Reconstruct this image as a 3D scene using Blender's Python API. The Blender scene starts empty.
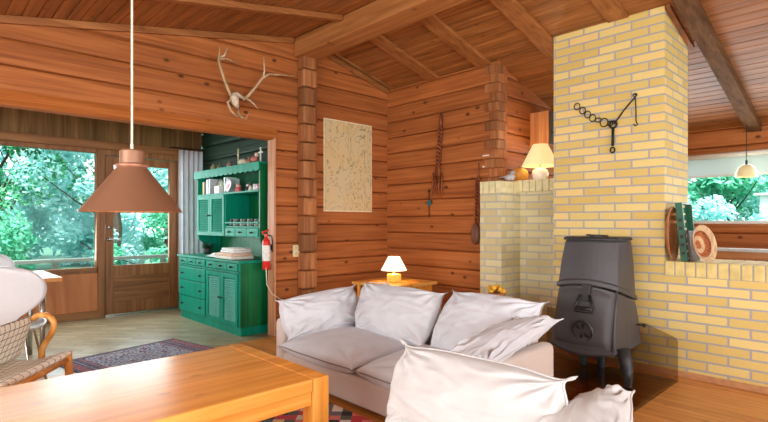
import bpy, bmesh, math, random
from mathutils import Vector, Matrix, noise
V = Vector
PI = math.pi
sc = bpy.context.scene
COL = sc.collection
rnd = random.Random(7)

# ------------------------------------------------------------------ camera geometry
CAMZ = 1.2
FX, FY = .6909, .7230          # forward in the ground plane
def ray(px, py):
    u = (px - 384) / 500.0
    return V((FX + u * FY, FY - u * FX, (222 - py) / 500.0))
def onx(px, py, X):
    r = ray(px, py); t = X / r.x; return V((X, r.y * t, CAMZ + r.z * t))
def ony(px, py, Y):
    r = ray(px, py); t = Y / r.y; return V((r.x * t, Y, CAMZ + r.z * t))

# ------------------------------------------------------------------ mesh helpers
class MB:
    def __init__(s): s.bm = bmesh.new(); s.uv = False
    def box(s, a, b, M=None):
        x0, y0, z0 = a; x1, y1, z1 = b
        vs = [s.bm.verts.new((M @ V(p)) if M else p) for p in
              [(x0,y0,z0),(x1,y0,z0),(x1,y1,z0),(x0,y1,z0),(x0,y0,z1),(x1,y0,z1),(x1,y1,z1),(x0,y1,z1)]]
        for f in ((0,3,2,1),(4,5,6,7),(0,1,5,4),(1,2,6,5),(2,3,7,6),(3,0,4,7)):
            s.bm.faces.new([vs[i] for i in f])
        return s
    def cyl(s, p0, p1, r0, r1=None, n=16, cap=True):
        r1 = r0 if r1 is None else r1
        p0 = V(p0); p1 = V(p1); d = (p1 - p0).normalized()
        a = d.orthogonal().normalized(); b = d.cross(a)
        A = []; B = []
        for i in range(n):
            t = 2*PI*i/n; q = a*math.cos(t) + b*math.sin(t)
            A.append(s.bm.verts.new(p0 + q*r0)); B.append(s.bm.verts.new(p1 + q*r1))
        for i in range(n):
            j = (i+1) % n; s.bm.faces.new((A[i], A[j], B[j], B[i]))
        if cap:
            s.bm.faces.new(A[::-1]); s.bm.faces.new(B)
        return s
    def tube(s, pts, r, n=8, closed=False, flat=None):
        pts = [V(p) for p in pts]; m = len(pts)
        rs = r if isinstance(r, (list, tuple)) else [r]*m
        rings = []; prev = None
        for i, p in enumerate(pts):
            if closed: d = (pts[(i+1) % m] - pts[i-1]).normalized()
            else: d = (pts[min(i+1, m-1)] - pts[max(i-1, 0)]).normalized()
            if prev is None: a = d.orthogonal().normalized()
            else:
                a = prev - d*prev.dot(d)
                a = a.normalized() if a.length > 1e-6 else d.orthogonal().normalized()
            prev = a; b = d.cross(a)
            ring = []
            for k in range(n):
                t = 2*PI*k/n
                q = (a*math.cos(t) + b*math.sin(t)) * rs[i]
                if flat: q = V((q.x*flat[0], q.y*flat[1], q.z*flat[2]))
                ring.append(s.bm.verts.new(p + q))
            rings.append(ring)
        for i in range(m if closed else m-1):
            A = rings[i]; B = rings[(i+1) % m]
            for k in range(n):
                j = (k+1) % n; s.bm.faces.new((A[k], A[j], B[j], B[k]))
        if not closed:
            s.bm.faces.new(rings[0][::-1]); s.bm.faces.new(rings[-1])
        return s
    def lathe(s, prof, c=(0,0,0), n=24, M=None):
        c = V(c); rings = []
        for r, z in prof:
            if r < 1e-5:
                p = c + V((0,0,z)); rings.append([s.bm.verts.new(M @ p if M else p)])
            else:
                ring = []
                for i in range(n):
                    p = c + V((r*math.cos(2*PI*i/n), r*math.sin(2*PI*i/n), z))
                    ring.append(s.bm.verts.new(M @ p if M else p))
                rings.append(ring)
        for A, B in zip(rings[:-1], rings[1:]):
            if len(A) == 1 and len(B) == 1: continue
            for i in range(n):
                j = (i+1) % n
                if len(A) == 1: s.bm.faces.new((A[0], B[j], B[i]))
                elif len(B) == 1: s.bm.faces.new((A[i], A[j], B[0]))
                else: s.bm.faces.new((A[i], A[j], B[j], B[i]))
        return s
    def prism(s, poly, off):
        off = V(off)
        A = [s.bm.verts.new(V(p)) for p in poly]; B = [s.bm.verts.new(V(p) + off) for p in poly]
        s.bm.faces.new(A[::-1]); s.bm.faces.new(B)
        n = len(A)
        for i in range(n):
            j = (i+1) % n; s.bm.faces.new((A[i], A[j], B[j], B[i]))
        return s
    def grid(s, fn, nu, nv):
        g = [[s.bm.verts.new(fn(i/nu, j/nv)) for j in range(nv+1)] for i in range(nu+1)]
        for i in range(nu):
            for j in range(nv):
                s.bm.faces.new((g[i][j], g[i+1][j], g[i+1][j+1], g[i][j+1]))
        return s
    def ball(s, c, r, n=12, sc_=(1,1,1)):
        c = V(c)
        prof = [(r*math.sin(PI*k/n), -r*math.cos(PI*k/n)) for k in range(n+1)]
        M = Matrix.Translation(c) @ Matrix.Diagonal((sc_[0], sc_[1], sc_[2], 1))
        prof[0] = (0, -r); prof[-1] = (0, r)
        return s.lathe(prof, n=n*2, M=M)
    def build(s, name, mat, parent=None, smooth=False, bevel=0, sub=0, origin=None, seg=2):
        bm = s.bm
        if len(bm.faces) < 60000:
            bmesh.ops.recalc_face_normals(bm, faces=bm.faces)
        if origin is not None:
            bmesh.ops.translate(bm, verts=bm.verts, vec=-V(origin))
        bm.normal_update()
        uv = bm.loops.layers.uv.new('UVMap')
        ox = V(origin) if origin is not None else V((0,0,0))
        for f in bm.faces:
            n = f.normal; ax, ay, az = abs(n.x), abs(n.y), abs(n.z)
            for l in f.loops:
                p = l.vert.co + ox
                if ax >= ay and ax >= az: l[uv].uv = (p.y, p.z)
                elif ay >= az: l[uv].uv = (p.x, p.z)
                else: l[uv].uv = (p.x, p.y)
            f.smooth = smooth
        me = bpy.data.meshes.new(name); bm.to_mesh(me); bm.free()
        if mat: me.materials.append(mat)
        o = bpy.data.objects.new(name, me); COL.objects.link(o)
        if origin is not None: o.location = origin
        if parent is not None:
            o.parent = parent
            if origin is None: o.location = -parent.matrix_basis.translation if parent.rotation_euler.z == 0 and not parent.get('local') else (0,0,0)
            else: o.location = V(origin) - parent.matrix_basis.translation
        if bevel:
            b = o.modifiers.new('b', 'BEVEL'); b.width = bevel; b.segments = seg; b.limit_method = 'ANGLE'; b.angle_limit = .6
        if sub:
            m = o.modifiers.new('s', 'SUBSURF'); m.levels = sub; m.render_levels = sub
        return o

def tag(o, label, cat, group=None, kind=None):
    if label: o['label'] = label
    if cat: o['category'] = cat
    if group: o['group'] = group
    if kind: o['kind'] = kind
    return o
def thing(name, label, cat, loc=(0,0,0), rz=0, group=None, local=False):
    o = bpy.data.objects.new(name, None); COL.objects.link(o)
    o.location = loc; o.rotation_euler = (0,0,rz)
    o.empty_display_size = .1
    if local: o['local'] = 1
    return tag(o, label, cat, group)
def struct(o): o['kind'] = 'structure'; return o
def dup(root, loc, rz=None, label=None):
    r = root.copy(); COL.objects.link(r); r.location = loc
    if rz is not None: r.rotation_euler = (0,0,rz)
    if label: r['label'] = label
    for ch in list(root.children):
        c = ch.copy(); COL.objects.link(c); c.parent = r
        for g in list(ch.children):
            d = g.copy(); COL.objects.link(d); d.parent = c
    return r

# ------------------------------------------------------------------ materials
def srgb(r, g, b):
    f = lambda c: (c/255/12.92) if c/255 <= .04045 else ((c/255+.055)/1.055)**2.4
    return (f(r), f(g), f(b), 1)
def newmat(name):
    m = bpy.data.materials.new(name); m.use_nodes = True
    nt = m.node_tree; return m, nt, nt.nodes['Principled BSDF']
def N(nt, t, **k):
    n = nt.nodes.new(t)
    for a, v in k.items():
        if a.startswith('i_'): n.inputs[a[2:].replace('_', ' ')].default_value = v
        else: setattr(n, a, v)
    return n
def L(nt, a, b): nt.links.new(a, b)
def math_(nt, op, a, b=None):
    n = nt.nodes.new('ShaderNodeMath'); n.operation = op
    for i, v in enumerate((a, b)):
        if v is None: continue
        if isinstance(v, (int, float)): n.inputs[i].default_value = v
        else: L(nt, v, n.inputs[i])
    return n.outputs[0]
def ramp(nt, fac, stops, const=False):
    n = nt.nodes.new('ShaderNodeValToRGB'); cr = n.color_ramp
    if const: cr.interpolation = 'CONSTANT'
    while len(cr.elements) < len(stops): cr.elements.new(.5)
    for e, (p, c) in zip(cr.elements, stops): e.position = p; e.color = c
    L(nt, fac, n.inputs[0]); return n.outputs[0]
def mixc(nt, fac, a, b, mode='MIX'):
    n = nt.nodes.new('ShaderNodeMix'); n.data_type = 'RGBA'; n.blend_type = mode
    if isinstance(fac, (int, float)): n.inputs[0].default_value = fac
    else: L(nt, fac, n.inputs[0])
    for i, v in ((6, a), (7, b)):
        if isinstance(v, tuple): n.inputs[i].default_value = v
        else: L(nt, v, n.inputs[i])
    return n.outputs[2]
def bump(nt, bs, h, strength=.3, dist=.01):
    b = nt.nodes.new('ShaderNodeBump'); b.inputs['Strength'].default_value = strength; b.inputs['Distance'].default_value = dist
    L(nt, h, b.inputs['Height']); L(nt, b.outputs[0], bs.inputs['Normal'])

_pc = {}
def plain(rgb, rough=.5, metal=0, noise_amt=.12, nscale=30, bmp=0, spec=.5, emit=None):
    key = (rgb, rough, metal, noise_amt, nscale, bmp, spec, emit)
    if key in _pc: return _pc[key]
    m, nt, bs = newmat('plain_%d' % len(_pc))
    c = srgb(*rgb)
    tc = N(nt, 'ShaderNodeTexCoord'); nz = N(nt, 'ShaderNodeTexNoise', i_Scale=nscale, i_Detail=4.0)
    L(nt, tc.outputs['Object'], nz.inputs['Vector'])
    d = tuple(x*(1-noise_amt) for x in c[:3]) + (1,); e = tuple(min(1, x*(1+noise_amt)) for x in c[:3]) + (1,)
    L(nt, ramp(nt, nz.outputs[0], [(.3, d), (.7, e)]), bs.inputs['Base Color'])
    bs.inputs['Roughness'].default_value = rough; bs.inputs['Metallic'].default_value = metal
    bs.inputs['Specular IOR Level'].default_value = spec
    if bmp: bump(nt, bs, nz.outputs[0], bmp, .005)
    if emit:
        bs.inputs['Emission Color'].default_value = srgb(*emit[:3]); bs.inputs['Emission Strength'].default_value = emit[3]
    _pc[key] = m; return m

def wood(name, dark, mid, light, axis='x', rough=.45, knots=.5, course=None, cv=.18, grain=1.0, spec=.4, bmp=.15, coord='Object', perp=None, fine=22.0):
    """grain along AXIS; course=(axis,size,offset): each log or board takes its own tone"""
    m, nt, bs = newmat(name)
    tc = N(nt, 'ShaderNodeTexCoord'); src = tc.outputs[coord]
    sep = N(nt, 'ShaderNodeSeparateXYZ'); L(nt, src, sep.inputs[0])
    vec = src; wn = None
    if course:
        ax, size, off = course
        idx = math_(nt, 'FLOOR', math_(nt, 'DIVIDE', math_(nt, 'SUBTRACT', sep.outputs['xyz'.index(ax)], off), size))
        wn = N(nt, 'ShaderNodeTexWhiteNoise', noise_dimensions='1D'); L(nt, idx, wn.inputs['W'])
        add = N(nt, 'ShaderNodeVectorMath', operation='ADD'); L(nt, src, add.inputs[0])
        mul = N(nt, 'ShaderNodeVectorMath', operation='SCALE'); L(nt, wn.outputs['Color'], mul.inputs[0]); mul.inputs['Scale'].default_value = 17
        L(nt, mul.outputs[0], add.inputs[1]); vec = add.outputs[0]
    mp = N(nt, 'ShaderNodeMapping'); L(nt, vec, mp.inputs[0])
    s = [fine*grain]*3; s['xyz'.index(axis)] = 1.1*grain; mp.inputs['Scale'].default_value = s
    nz = N(nt, 'ShaderNodeTexNoise', i_Scale=1.0, i_Detail=5.0, i_Distortion=.6); L(nt, mp.outputs[0], nz.inputs[0])
    col = ramp(nt, nz.outputs[0], [(.28, srgb(*dark)), (.5, srgb(*mid)), (.74, srgb(*light))])
    # broad tone drift
    n2 = N(nt, 'ShaderNodeTexNoise', i_Scale=1.7, i_Detail=2.0); L(nt, vec, n2.inputs[0])
    val = math_(nt, 'ADD', math_(nt, 'MULTIPLY', n2.outputs[0], .35), .83)
    if wn: val = math_(nt, 'ADD', math_(nt, 'MULTIPLY', math_(nt, 'SUBTRACT', wn.outputs['Value'], .5), cv*2), val)
    hs = N(nt, 'ShaderNodeHueSaturation'); L(nt, col, hs.inputs['Color']); L(nt, val, hs.inputs['Value']); col = hs.outputs[0]
    if knots:
        mk = N(nt, 'ShaderNodeMapping'); L(nt, vec, mk.inputs[0])
        k = [6.2]*3; k['xyz'.index(axis)] = 4.0
        if perp: k['xyz'.index(perp)] = 0.0
        mk.inputs['Scale'].default_value = k
        vo = N(nt, 'ShaderNodeTexVoronoi', i_Scale=1.0, i_Randomness=1.0); L(nt, mk.outputs[0], vo.inputs[0])
        kf = ramp(nt, vo.outputs['Distance'], [(.06, (1,1,1,1)), (.15, (0,0,0,1))])
        kf = math_(nt, 'MULTIPLY', kf, knots)
        col = mixc(nt, kf, col, tuple(x*.35 for x in srgb(*dark)[:3]) + (1,))
    L(nt, col, bs.inputs['Base Color'])
    bs.inputs['Roughness'].default_value = rough; bs.inputs['Specular IOR Level'].default_value = spec
    if bmp: bump(nt, bs, nz.outputs[0], bmp, .006)
    return m

def brick(name, bw=.27, bh=.0715, off=.5, voff=0.0, c1=(236,213,140), c2=(216,185,104), mort=(176,170,172), rot=False):
    m, nt, bs = newmat(name)
    tc = N(nt, 'ShaderNodeTexCoord')
    mp = N(nt, 'ShaderNodeMapping'); L(nt, tc.outputs['UV'], mp.inputs[0]); mp.inputs['Location'].default_value = (0.04, voff, 0)
    # slightly irregular arrises
    nd = N(nt, 'ShaderNodeTexNoise', i_Scale=26.0, i_Detail=3.0); L(nt, mp.outputs[0], nd.inputs[0])
    sub = N(nt, 'ShaderNodeVectorMath', operation='SUBTRACT'); L(nt, nd.outputs['Color'], sub.inputs[0]); sub.inputs[1].default_value = (.5,.5,.5)
    scl = N(nt, 'ShaderNodeVectorMath', operation='SCALE'); L(nt, sub.outputs[0], scl.inputs[0]); scl.inputs['Scale'].default_value = .006
    add = N(nt, 'ShaderNodeVectorMath', operation='ADD'); L(nt, mp.outputs[0], add.inputs[0]); L(nt, scl.outputs[0], add.inputs[1])
    bt = N(nt, 'ShaderNodeTexBrick', i_Scale=1.0, i_Mortar_Size=.0075, i_Mortar_Smooth=.12, i_Bias=0.0, i_Brick_Width=bw, i_Row_Height=bh)
    bt.offset = off; bt.inputs['Color1'].default_value = (0,0,0,1); bt.inputs['Color2'].default_value = (1,1,1,1); bt.inputs['Mortar'].default_value = (.5,.5,.5,1)
    L(nt, add.outputs[0], bt.inputs[0])
    n1 = N(nt, 'ShaderNodeTexNoise', i_Scale=60.0, i_Detail=6.0); L(nt, tc.outputs['UV'], n1.inputs[0])
    t = math_(nt, 'ADD', math_(nt, 'MULTIPLY', bt.outputs['Color'], .75), math_(nt, 'MULTIPLY', n1.outputs[0], .35))
    mid = tuple((a+b)//2 for a, b in zip(c1, c2))
    bc = ramp(nt, t, [(.1, srgb(*c2)), (.5, srgb(*mid)), (.75, srgb(*c1)), (.95, srgb(min(255,c1[0]+2), c1[1]-10, c1[2]-8))])
    col = mixc(nt, bt.outputs['Fac'], bc, srgb(*mort))
    L(nt, col, bs.inputs['Base Color']); bs.inputs['Roughness'].default_value = .75; bs.inputs['Specular IOR Level'].default_value = .3
    h = math_(nt, 'ADD', math_(nt, 'MULTIPLY', bt.outputs['Fac'], -1.0), math_(nt, 'MULTIPLY', n1.outputs[0], .25))
    bump(nt, bs, h, .7, .008)
    return m

def glassmat(name, tint=(1,1,1,1), ior=1.12):
    m, nt, bs = newmat(name); nt.nodes.remove(bs)
    out = nt.nodes['Material Output']
    tr = N(nt, 'ShaderNodeBsdfTransparent'); tr.inputs[0].default_value = tint
    gl = N(nt, 'ShaderNodeBsdfGlossy'); gl.inputs['Roughness'].default_value = .03
    fr = N(nt, 'ShaderNodeFresnel', i_IOR=ior)
    mx = N(nt, 'ShaderNodeMixShader'); L(nt, fr.outputs[0], mx.inputs[0]); L(nt, tr.outputs[0], mx.inputs[1]); L(nt, gl.outputs[0], mx.inputs[2])
    L(nt, mx.outputs[0], out.inputs[0]); return m

def cloth(name, rgb, scale=260, rough=.9, amt=.06, sheen=.2, bmp=.25):
    m, nt, bs = newmat(name); c = srgb(*rgb)
    tc = N(nt, 'ShaderNodeTexCoord')
    w1 = N(nt, 'ShaderNodeTexNoise', i_Scale=float(scale), i_Detail=2.0); L(nt, tc.outputs['Object'], w1.inputs[0])
    w2 = N(nt, 'ShaderNodeTexNoise', i_Scale=9.0, i_Detail=3.0); L(nt, tc.outputs['Object'], w2.inputs[0])
    t = math_(nt, 'ADD', math_(nt, 'MULTIPLY', w1.outputs[0], .5), math_(nt, 'MULTIPLY', w2.outputs[0], .5))
    L(nt, ramp(nt, t, [(.35, tuple(x*(1-amt) for x in c[:3])+(1,)), (.65, tuple(min(1, x*(1+amt)) for x in c[:3])+(1,))]), bs.inputs['Base Color'])
    bs.inputs['Roughness'].default_value = rough; bs.inputs['Specular IOR Level'].default_value = .15
    bs.inputs['Sheen Weight'].default_value = sheen
    bump(nt, bs, math_(nt, 'ADD', math_(nt, 'MULTIPLY', w1.outputs[0], .25), w2.outputs[0]), bmp, .012); return m

LOGH = .1986
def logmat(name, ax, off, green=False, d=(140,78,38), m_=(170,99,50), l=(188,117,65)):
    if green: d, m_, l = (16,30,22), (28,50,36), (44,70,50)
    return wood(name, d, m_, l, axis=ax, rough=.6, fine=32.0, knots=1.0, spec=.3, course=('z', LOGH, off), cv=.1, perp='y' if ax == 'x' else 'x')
M_logx = logmat('log_x', 'x', .178)
M_logy = logmat('log_y', 'y', .178 - LOGH/2)
M_logxC = logmat('log_xc', 'x', .178)
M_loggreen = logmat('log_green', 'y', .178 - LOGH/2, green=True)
M_ceil = wood('ceiling_boards', (112,66,32), (150,92,46), (172,112,62), axis='y', rough=.42, knots=.5, course=('x', .0955, 0), cv=.12, perp='z')
M_beam = wood('beam_wood', (142,88,46), (172,112,62), (190,130,78), axis='y', rough=.5, knots=.7)
M_rafter = wood('rafter_wood', (124,74,38), (156,98,52), (174,116,66), axis='x', rough=.5, knots=.4)
M_rafter_grey = wood('rafter_grey', (84,56,36), (106,74,48), (124,90,62), axis='x', rough=.7, knots=.3, spec=.1)
M_endgrain = wood('end_grain', (120,78,46), (158,112,72), (186,146,104), axis='y', rough=.7, knots=0)
M_floor = wood('floor_pine', (180,112,50), (210,142,74), (226,166,98), axis='y', rough=.3, knots=.35, course=('x', .13, 0), cv=.08)
M_table = wood('table_pine', (216,138,50), (234,160,68), (244,182,92), axis='x', rough=.24, knots=.45, course=('y', .11, .02), cv=.07, perp='z', spec=.35, bmp=.03)
M_tableleg = wood('table_leg', (204,124,44), (232,156,66), (244,180,94), axis='z', rough=.25, knots=.25, bmp=.03)
M_frame = wood('frame_brown', (116,70,38), (144,94,54), (166,114,70), axis='z', rough=.45, knots=.2)
M_framex = wood('frame_brown_x', (118,74,40), (150,100,58), (174,124,78), axis='x', rough=.45, knots=.3)
M_framey = wood('frame_brown_y', (120,66,30), (160,96,50), (186,122,72), axis='y', rough=.45, knots=.4)
M_ply = wood('plywood', (178,108,62), (196,124,76), (210,140,90), axis='z', rough=.55, knots=0, fine=9)
M_vboards = wood('board_wall', (92,68,38), (126,96,56), (150,118,76), axis='z', rough=.6, knots=.5, course=('x', .14, 0), cv=.2)
M_jamb = wood('jamb_wood', (176,116,82), (202,146,110), (220,170,134), axis='z', rough=.5, knots=.15)
M_brick = brick('yellow_brick')
M_brickpale = brick('pale_brick', c1=(222,212,166), c2=(204,188,138), mort=(184,182,178), voff=.03)
M_brickred = plain((196,140,96), .7, noise_amt=.15, nscale=25)
M_glass = glassmat('pane_glass')
M_smoke = glassmat('smoked_glass', (.78,.74,.70,1), 1.4)
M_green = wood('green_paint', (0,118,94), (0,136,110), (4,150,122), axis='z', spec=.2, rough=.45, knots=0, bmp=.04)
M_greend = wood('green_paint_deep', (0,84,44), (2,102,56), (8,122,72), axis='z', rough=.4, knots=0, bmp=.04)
M_iron = plain((80,77,80), .5, .3, .16, 160, .25)
M_irond = plain((58,58,60), .5, .4, .1, 90, .1)
M_black = plain((22,20,20), .5)
M_white = plain((236,236,234), .3, noise_amt=.03)
M_steel = plain((190,190,188), .25, 1)
M_slip = cloth('sofa_slipcover', (206,206,212))
M_slipbody = cloth('sofa_body', (204,188,180), amt=.04)
M_offwhite = cloth('armchair_slipcover', (200,199,199))
M_piping = plain((150,138,130), .8)

# ------------------------------------------------------------------ roof planes
RX, RZ = 3.2, 3.22
def ceilz(x): return RZ - .262*(x-RX) if x > RX else RZ - .187*(RX-x)
X0, X1, Y0, Y1 = -3.0, 6.78, -2.6, 7.03
WALLY, WBX, WCY, WDX = 4.6, 4.45, 2.98, 3.08

def clip_roof(bm):
    for sgn, k in ((1, .262), (-1, .187)):
        n = V((k, 0, 1)) if sgn > 0 else V((-k, 0, 1))
        g = list(bm.verts) + list(bm.edges) + list(bm.faces)
        bmesh.ops.bisect_plane(bm, geom=g, plane_co=(RX, 0, RZ), plane_no=n.normalized(), clear_outer=True)
def logs(mb, axis, a0, a1, plane, sgn, depth, zoff, zlo, zhi, gap=None):
    """log courses; front face at PLANE, body runs SGN*depth behind it. gap=(g0,g1,z0,z1) opening"""
    k = math.floor((zlo - zoff)/LOGH)
    z = zoff + k*LOGH
    while z < zhi - 1e-4:
        za, zb = max(z, zlo), min(z+LOGH, zhi)
        if zb - za > .004:
            segs = [(a0, a1, za, zb)]
            if gap:
                g0, g1, h0, h1 = gap
                if zb <= h0 + 1e-4 or za >= h1 - 1e-4: pass
                else:
                    segs = [(a0, g0, za, zb), (g1, a1, za, zb)]
                    if za < h0: segs.append((g0, g1, za, h0))
                    if zb > h1: segs.append((g0, g1, h1, zb))
            for b0, b1, ya, yb in segs:
                if b1 - b0 < .002 or yb - ya < .006: continue
                c = min(.020, (yb-ya)*.3)
                prof = [(c*1.7, ya), (c*.3, ya+c*.45), (0, ya+c*1.5), (0, yb-c*1.5), (c*.3, yb-c*.45), (c*1.7, yb), (depth, yb+.002), (depth, ya-.002)]
                if axis == 'x': poly = [(b0, plane+sgn*d_, zz) for d_, zz in prof]; off = (b1-b0, 0, 0)
                else: poly = [(plane+sgn*d_, b0, zz) for d_, zz in prof]; off = (0, b1-b0, 0)
                mb.prism(poly, off)
        z += LOGH

OPX, OPZ = 2.81, 2.08      # opening in wall A: x < OPX, z < OPZ
mb = MB(); logs(mb, 'x', X0, 6.9, WALLY, 1, .11, .178, 0, 3.3, gap=(-1.6, OPX, 0, OPZ)); clip_roof(mb.bm); struct(mb.build('wall_north', M_logx))
mb = MB(); logs(mb, 'y', WCY-.03, WALLY, WBX, 1, .19, .178-LOGH/2, 0, 2.885); struct(mb.build('wall_east', M_logy))
mb = MB(); logs(mb, 'x', WBX+.02, X1, WCY, 1, .17, .178, 0, 2.96); clip_roof(mb.bm); struct(mb.build('wall_alcove', M_logxC))
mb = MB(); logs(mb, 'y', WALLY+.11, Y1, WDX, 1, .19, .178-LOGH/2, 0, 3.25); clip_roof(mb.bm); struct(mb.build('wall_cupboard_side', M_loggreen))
# projecting ends of the cupboard-side logs
mb = MB()
z = .178 - LOGH/2 - LOGH
while z < 3.1:
    za, zb = max(z, 0), min(z+LOGH, 3.0)
    if zb - za > .03: mb.box((WDX+.005, WALLY-.13+ (0.012 if int(z*10) % 2 else 0), za+.004), (WDX+.185, WALLY, zb-.004))
    z += LOGH
struct(mb.build('trim_1', wood('log_ends', (116,70,40), (152,96,56), (180,124,80), axis='z', rough=.6, knots=.4, course=('z', LOGH, .178-LOGH/2), cv=.3), bevel=.018))
mb = MB(); z = .178 - 2*LOGH; k = 0
while z < 2.95:
    for zz0, zz1, e in ((z, z+LOGH/2, .012), (z+LOGH/2, z+LOGH, .0)):
        if zz0 > 0 and zz1 < 2.87: mb.box((WBX-.006-e, WCY-.04-(.012-e), zz0+.003), (WBX+.12+e*2, WCY+.07+e*4, zz1-.003))
    z += LOGH
struct(mb.build('trim_11', wood('corner_ends', (120,70,38), (156,96,54), (182,124,76), axis='z', rough=.6, knots=.4, course=('z', LOGH/2, .178), cv=.25), bevel=.008))
# window wall (east end of the room)
WY0, WY1, WZ0, WZ1 = -.35, 2.45, 1.18, 1.98
mb = MB(); logs(mb, 'y', Y0, WCY, X1, 1, .19, .178-LOGH/2, 0, 2.32, gap=(WY0, WY1, WZ0, WZ1)); struct(mb.build('wall_window', M_logy))
# unseen walls of the room: west and south, broad windows added to let in light
SW = (-1.6, 3.2, .75, 2.1)     # added west window  y0 y1 z0 z1
SS = (-2.0, 4.5, .75, 2.1)     # added south window x0 x1
mb = MB(); logs(mb, 'y', Y0, WALLY, X0, -1, .19, .178-LOGH/2, 0, 2.1, gap=SW); clip_roof(mb.bm); struct(mb.build('wall_west', M_logy))
mb = MB(); logs(mb, 'x', X0, X1+.19, Y0, -1, .19, .178, 0, 3.3, gap=SS); clip_roof(mb.bm); struct(mb.build('wall_south', M_logx))
mb = MB(); logs(mb, 'y', WALLY+.19, Y1, X0, -1, .19, .178-LOGH/2, 0, 2.1); struct(mb.build('wall_back_room_west', M_logy))

# ceiling boards (real boards with open grooves) + roof deck above them
mb = MB(); bw = .0955
def cslab(xa, xb, ya, yb, t0, t1, ch=.006):
    za, zb = ceilz(xa), ceilz(xb)
    poly = [(xa+.001, ya, za+t0+ch), (xa+ch, ya, ceilz(xa+ch)+t0), (xb-ch, ya, ceilz(xb-ch)+t0), (xb-.001, ya, zb+t0+ch), (xb-.001, ya, zb+t1), (xa+.001, ya, za+t1)]
    mb.prism(poly, (0, yb-ya, 0))
x = RX
while x < 7.1: cslab(x, x+bw, Y0-.3, Y1+.5, 0, .03); x += bw
x = RX
while x > X0-.2: cslab(x-bw, x, Y0-.3, Y1+.5, 0, .03); x -= bw
struct(mb.build('ceiling', M_ceil))
mb = MB()
mb.prism([(X0-.3, Y0-.3, ceilz(X0-.3)+.03), (RX, Y0-.3, RZ+.031), (7.15, Y0-.3, ceilz(7.15)+.03), (7.15, Y0-.3, ceilz(7.15)+.16), (RX, Y0-.3, RZ+.17), (X0-.3, Y0-.3, ceilz(X0-.3)+.16)], (0, Y1+.8-Y0, 0))
struct(mb.build('ceiling_deck', M_ceil))
CX_T = 4.35
# ridge beam
mb = MB(); mb.box((3.04, Y0, 2.99), (3.30, WALLY-.001, 3.19))
struct(mb.build('ceiling_ridge_beam', M_beam, bevel=.012))
# rafters
def rafter(xa, xb, y0, y1, h, mat):
    mb = MB()
    mb.prism([(xa, y0, ceilz(xa)), (xb, y0, ceilz(xb)), (xb, y0, ceilz(xb)-h), (xa, y0, ceilz(xa)-h)], (0, y1-y0, 0))
    return struct(mb.build('ceiling_rafter', mat, bevel=.005))
rafter(3.31, WBX-.001, 3.74, 3.90, .035, M_rafter)
rafter(3.31, X1-.19, 3.03, 3.2, .035, M_rafter).location = (0,0,0)
rafter(3.31, X1-.01, 2.28, 2.45, .045, M_rafter)
rafter(3.31, 4.34, 1.60, 1.77, .022, M_rafter)
rafter(3.31, X1-.01, 1.10, 1.23, .09, M_rafter_grey)
mb = MB(); mb.prism([(CX_T, 1.29, ceilz(CX_T)), (5.0, 1.29, ceilz(5.0)), (5.0, 1.29, ceilz(5.0)-.03), (CX_T, 1.29, ceilz(CX_T)-.03)], (0, .038, 0)); struct(mb.build('trim_12', M_rafter, bevel=.003))
rafter(3.31, X1-.01, .1, .26, .10, M_rafter_grey)
rafter(3.31, X1-.01, -.8, -.64, .10, M_rafter_grey)
for y in (3.74, 2.7, 1.7, .7, -.3): rafter(X0, 3.03, y, y+.06, .05, M_rafter)
# cornice strips where the gable meets the slopes
for xa, xb in ((X0, 3.03), (3.31, WBX-.002)):
    mb = MB()
    mb.prism([(xa, WALLY-.035, ceilz(xa)-.001), (xb, WALLY-.035, ceilz(xb)-.001), (xb, WALLY-.035, ceilz(xb)-.06), (xa, WALLY-.035, ceilz(xa)-.06)], (0, .034, 0))
    struct(mb.build('trim_2' if xa < 0 else 'trim_3', M_rafter, bevel=.004))
mb = MB()
mb.prism([(3.31, WALLY-.11, ceilz(3.31)-.002), (WBX-.002, WALLY-.11, ceilz(WBX)-.002), (WBX-.002, WALLY-.11, ceilz(WBX)-.022), (3.31, WALLY-.11, ceilz(3.31)-.022)], (0, .03, 0))
struct(mb.build('trim_4', M_framex))

# floors
mb = MB(); mb.box((X0-.19, Y0-.19, -.1), (X1+.19, WALLY-.001, 0)); struct(mb.build('floor', M_floor))
def parquet():
    m, nt, bs = newmat('floor_parquet')
    tc = N(nt, 'ShaderNodeTexCoord'); mp = N(nt, 'ShaderNodeMapping'); L(nt, tc.outputs['UV'], mp.inputs[0]); mp.inputs['Rotation'].default_value = (0,0,.79)
    bt = N(nt, 'ShaderNodeTexBrick', i_Scale=1.0, i_Mortar_Size=.004, i_Brick_Width=.42, i_Row_Height=.07)
    bt.inputs['Color1'].default_value = (0,0,0,1); bt.inputs['Color2'].default_value = (1,1,1,1); L(nt, mp.outputs[0], bt.inputs[0])
    mp2 = N(nt, 'ShaderNodeMapping'); L(nt, mp.outputs[0], mp2.inputs[0]); mp2.inputs['Scale'].default_value = (3,34,1)
    nz = N(nt, 'ShaderNodeTexNoise', i_Scale=1.0, i_Detail=5.0); L(nt, mp2.outputs[0], nz.inputs[0])
    t = math_(nt, 'ADD', math_(nt, 'MULTIPLY', bt.outputs['Color'], .35), math_(nt, 'MULTIPLY', nz.outputs[0], .7))
    c = ramp(nt, t, [(.2, srgb(128,114,86)), (.5, srgb(164,150,118)), (.8, srgb(192,178,146))])
    c = mixc(nt, bt.outputs['Fac'], c, srgb(96,80,58)); L(nt, c, bs.inputs['Base Color'])
    bs.inputs['Roughness'].default_value = .28; return m
mb = MB(); mb.box((X0-.19, WALLY, -.1), (X1+.19, Y1+.14, -.0)); struct(mb.build('floor_back_room', parquet()))

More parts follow.
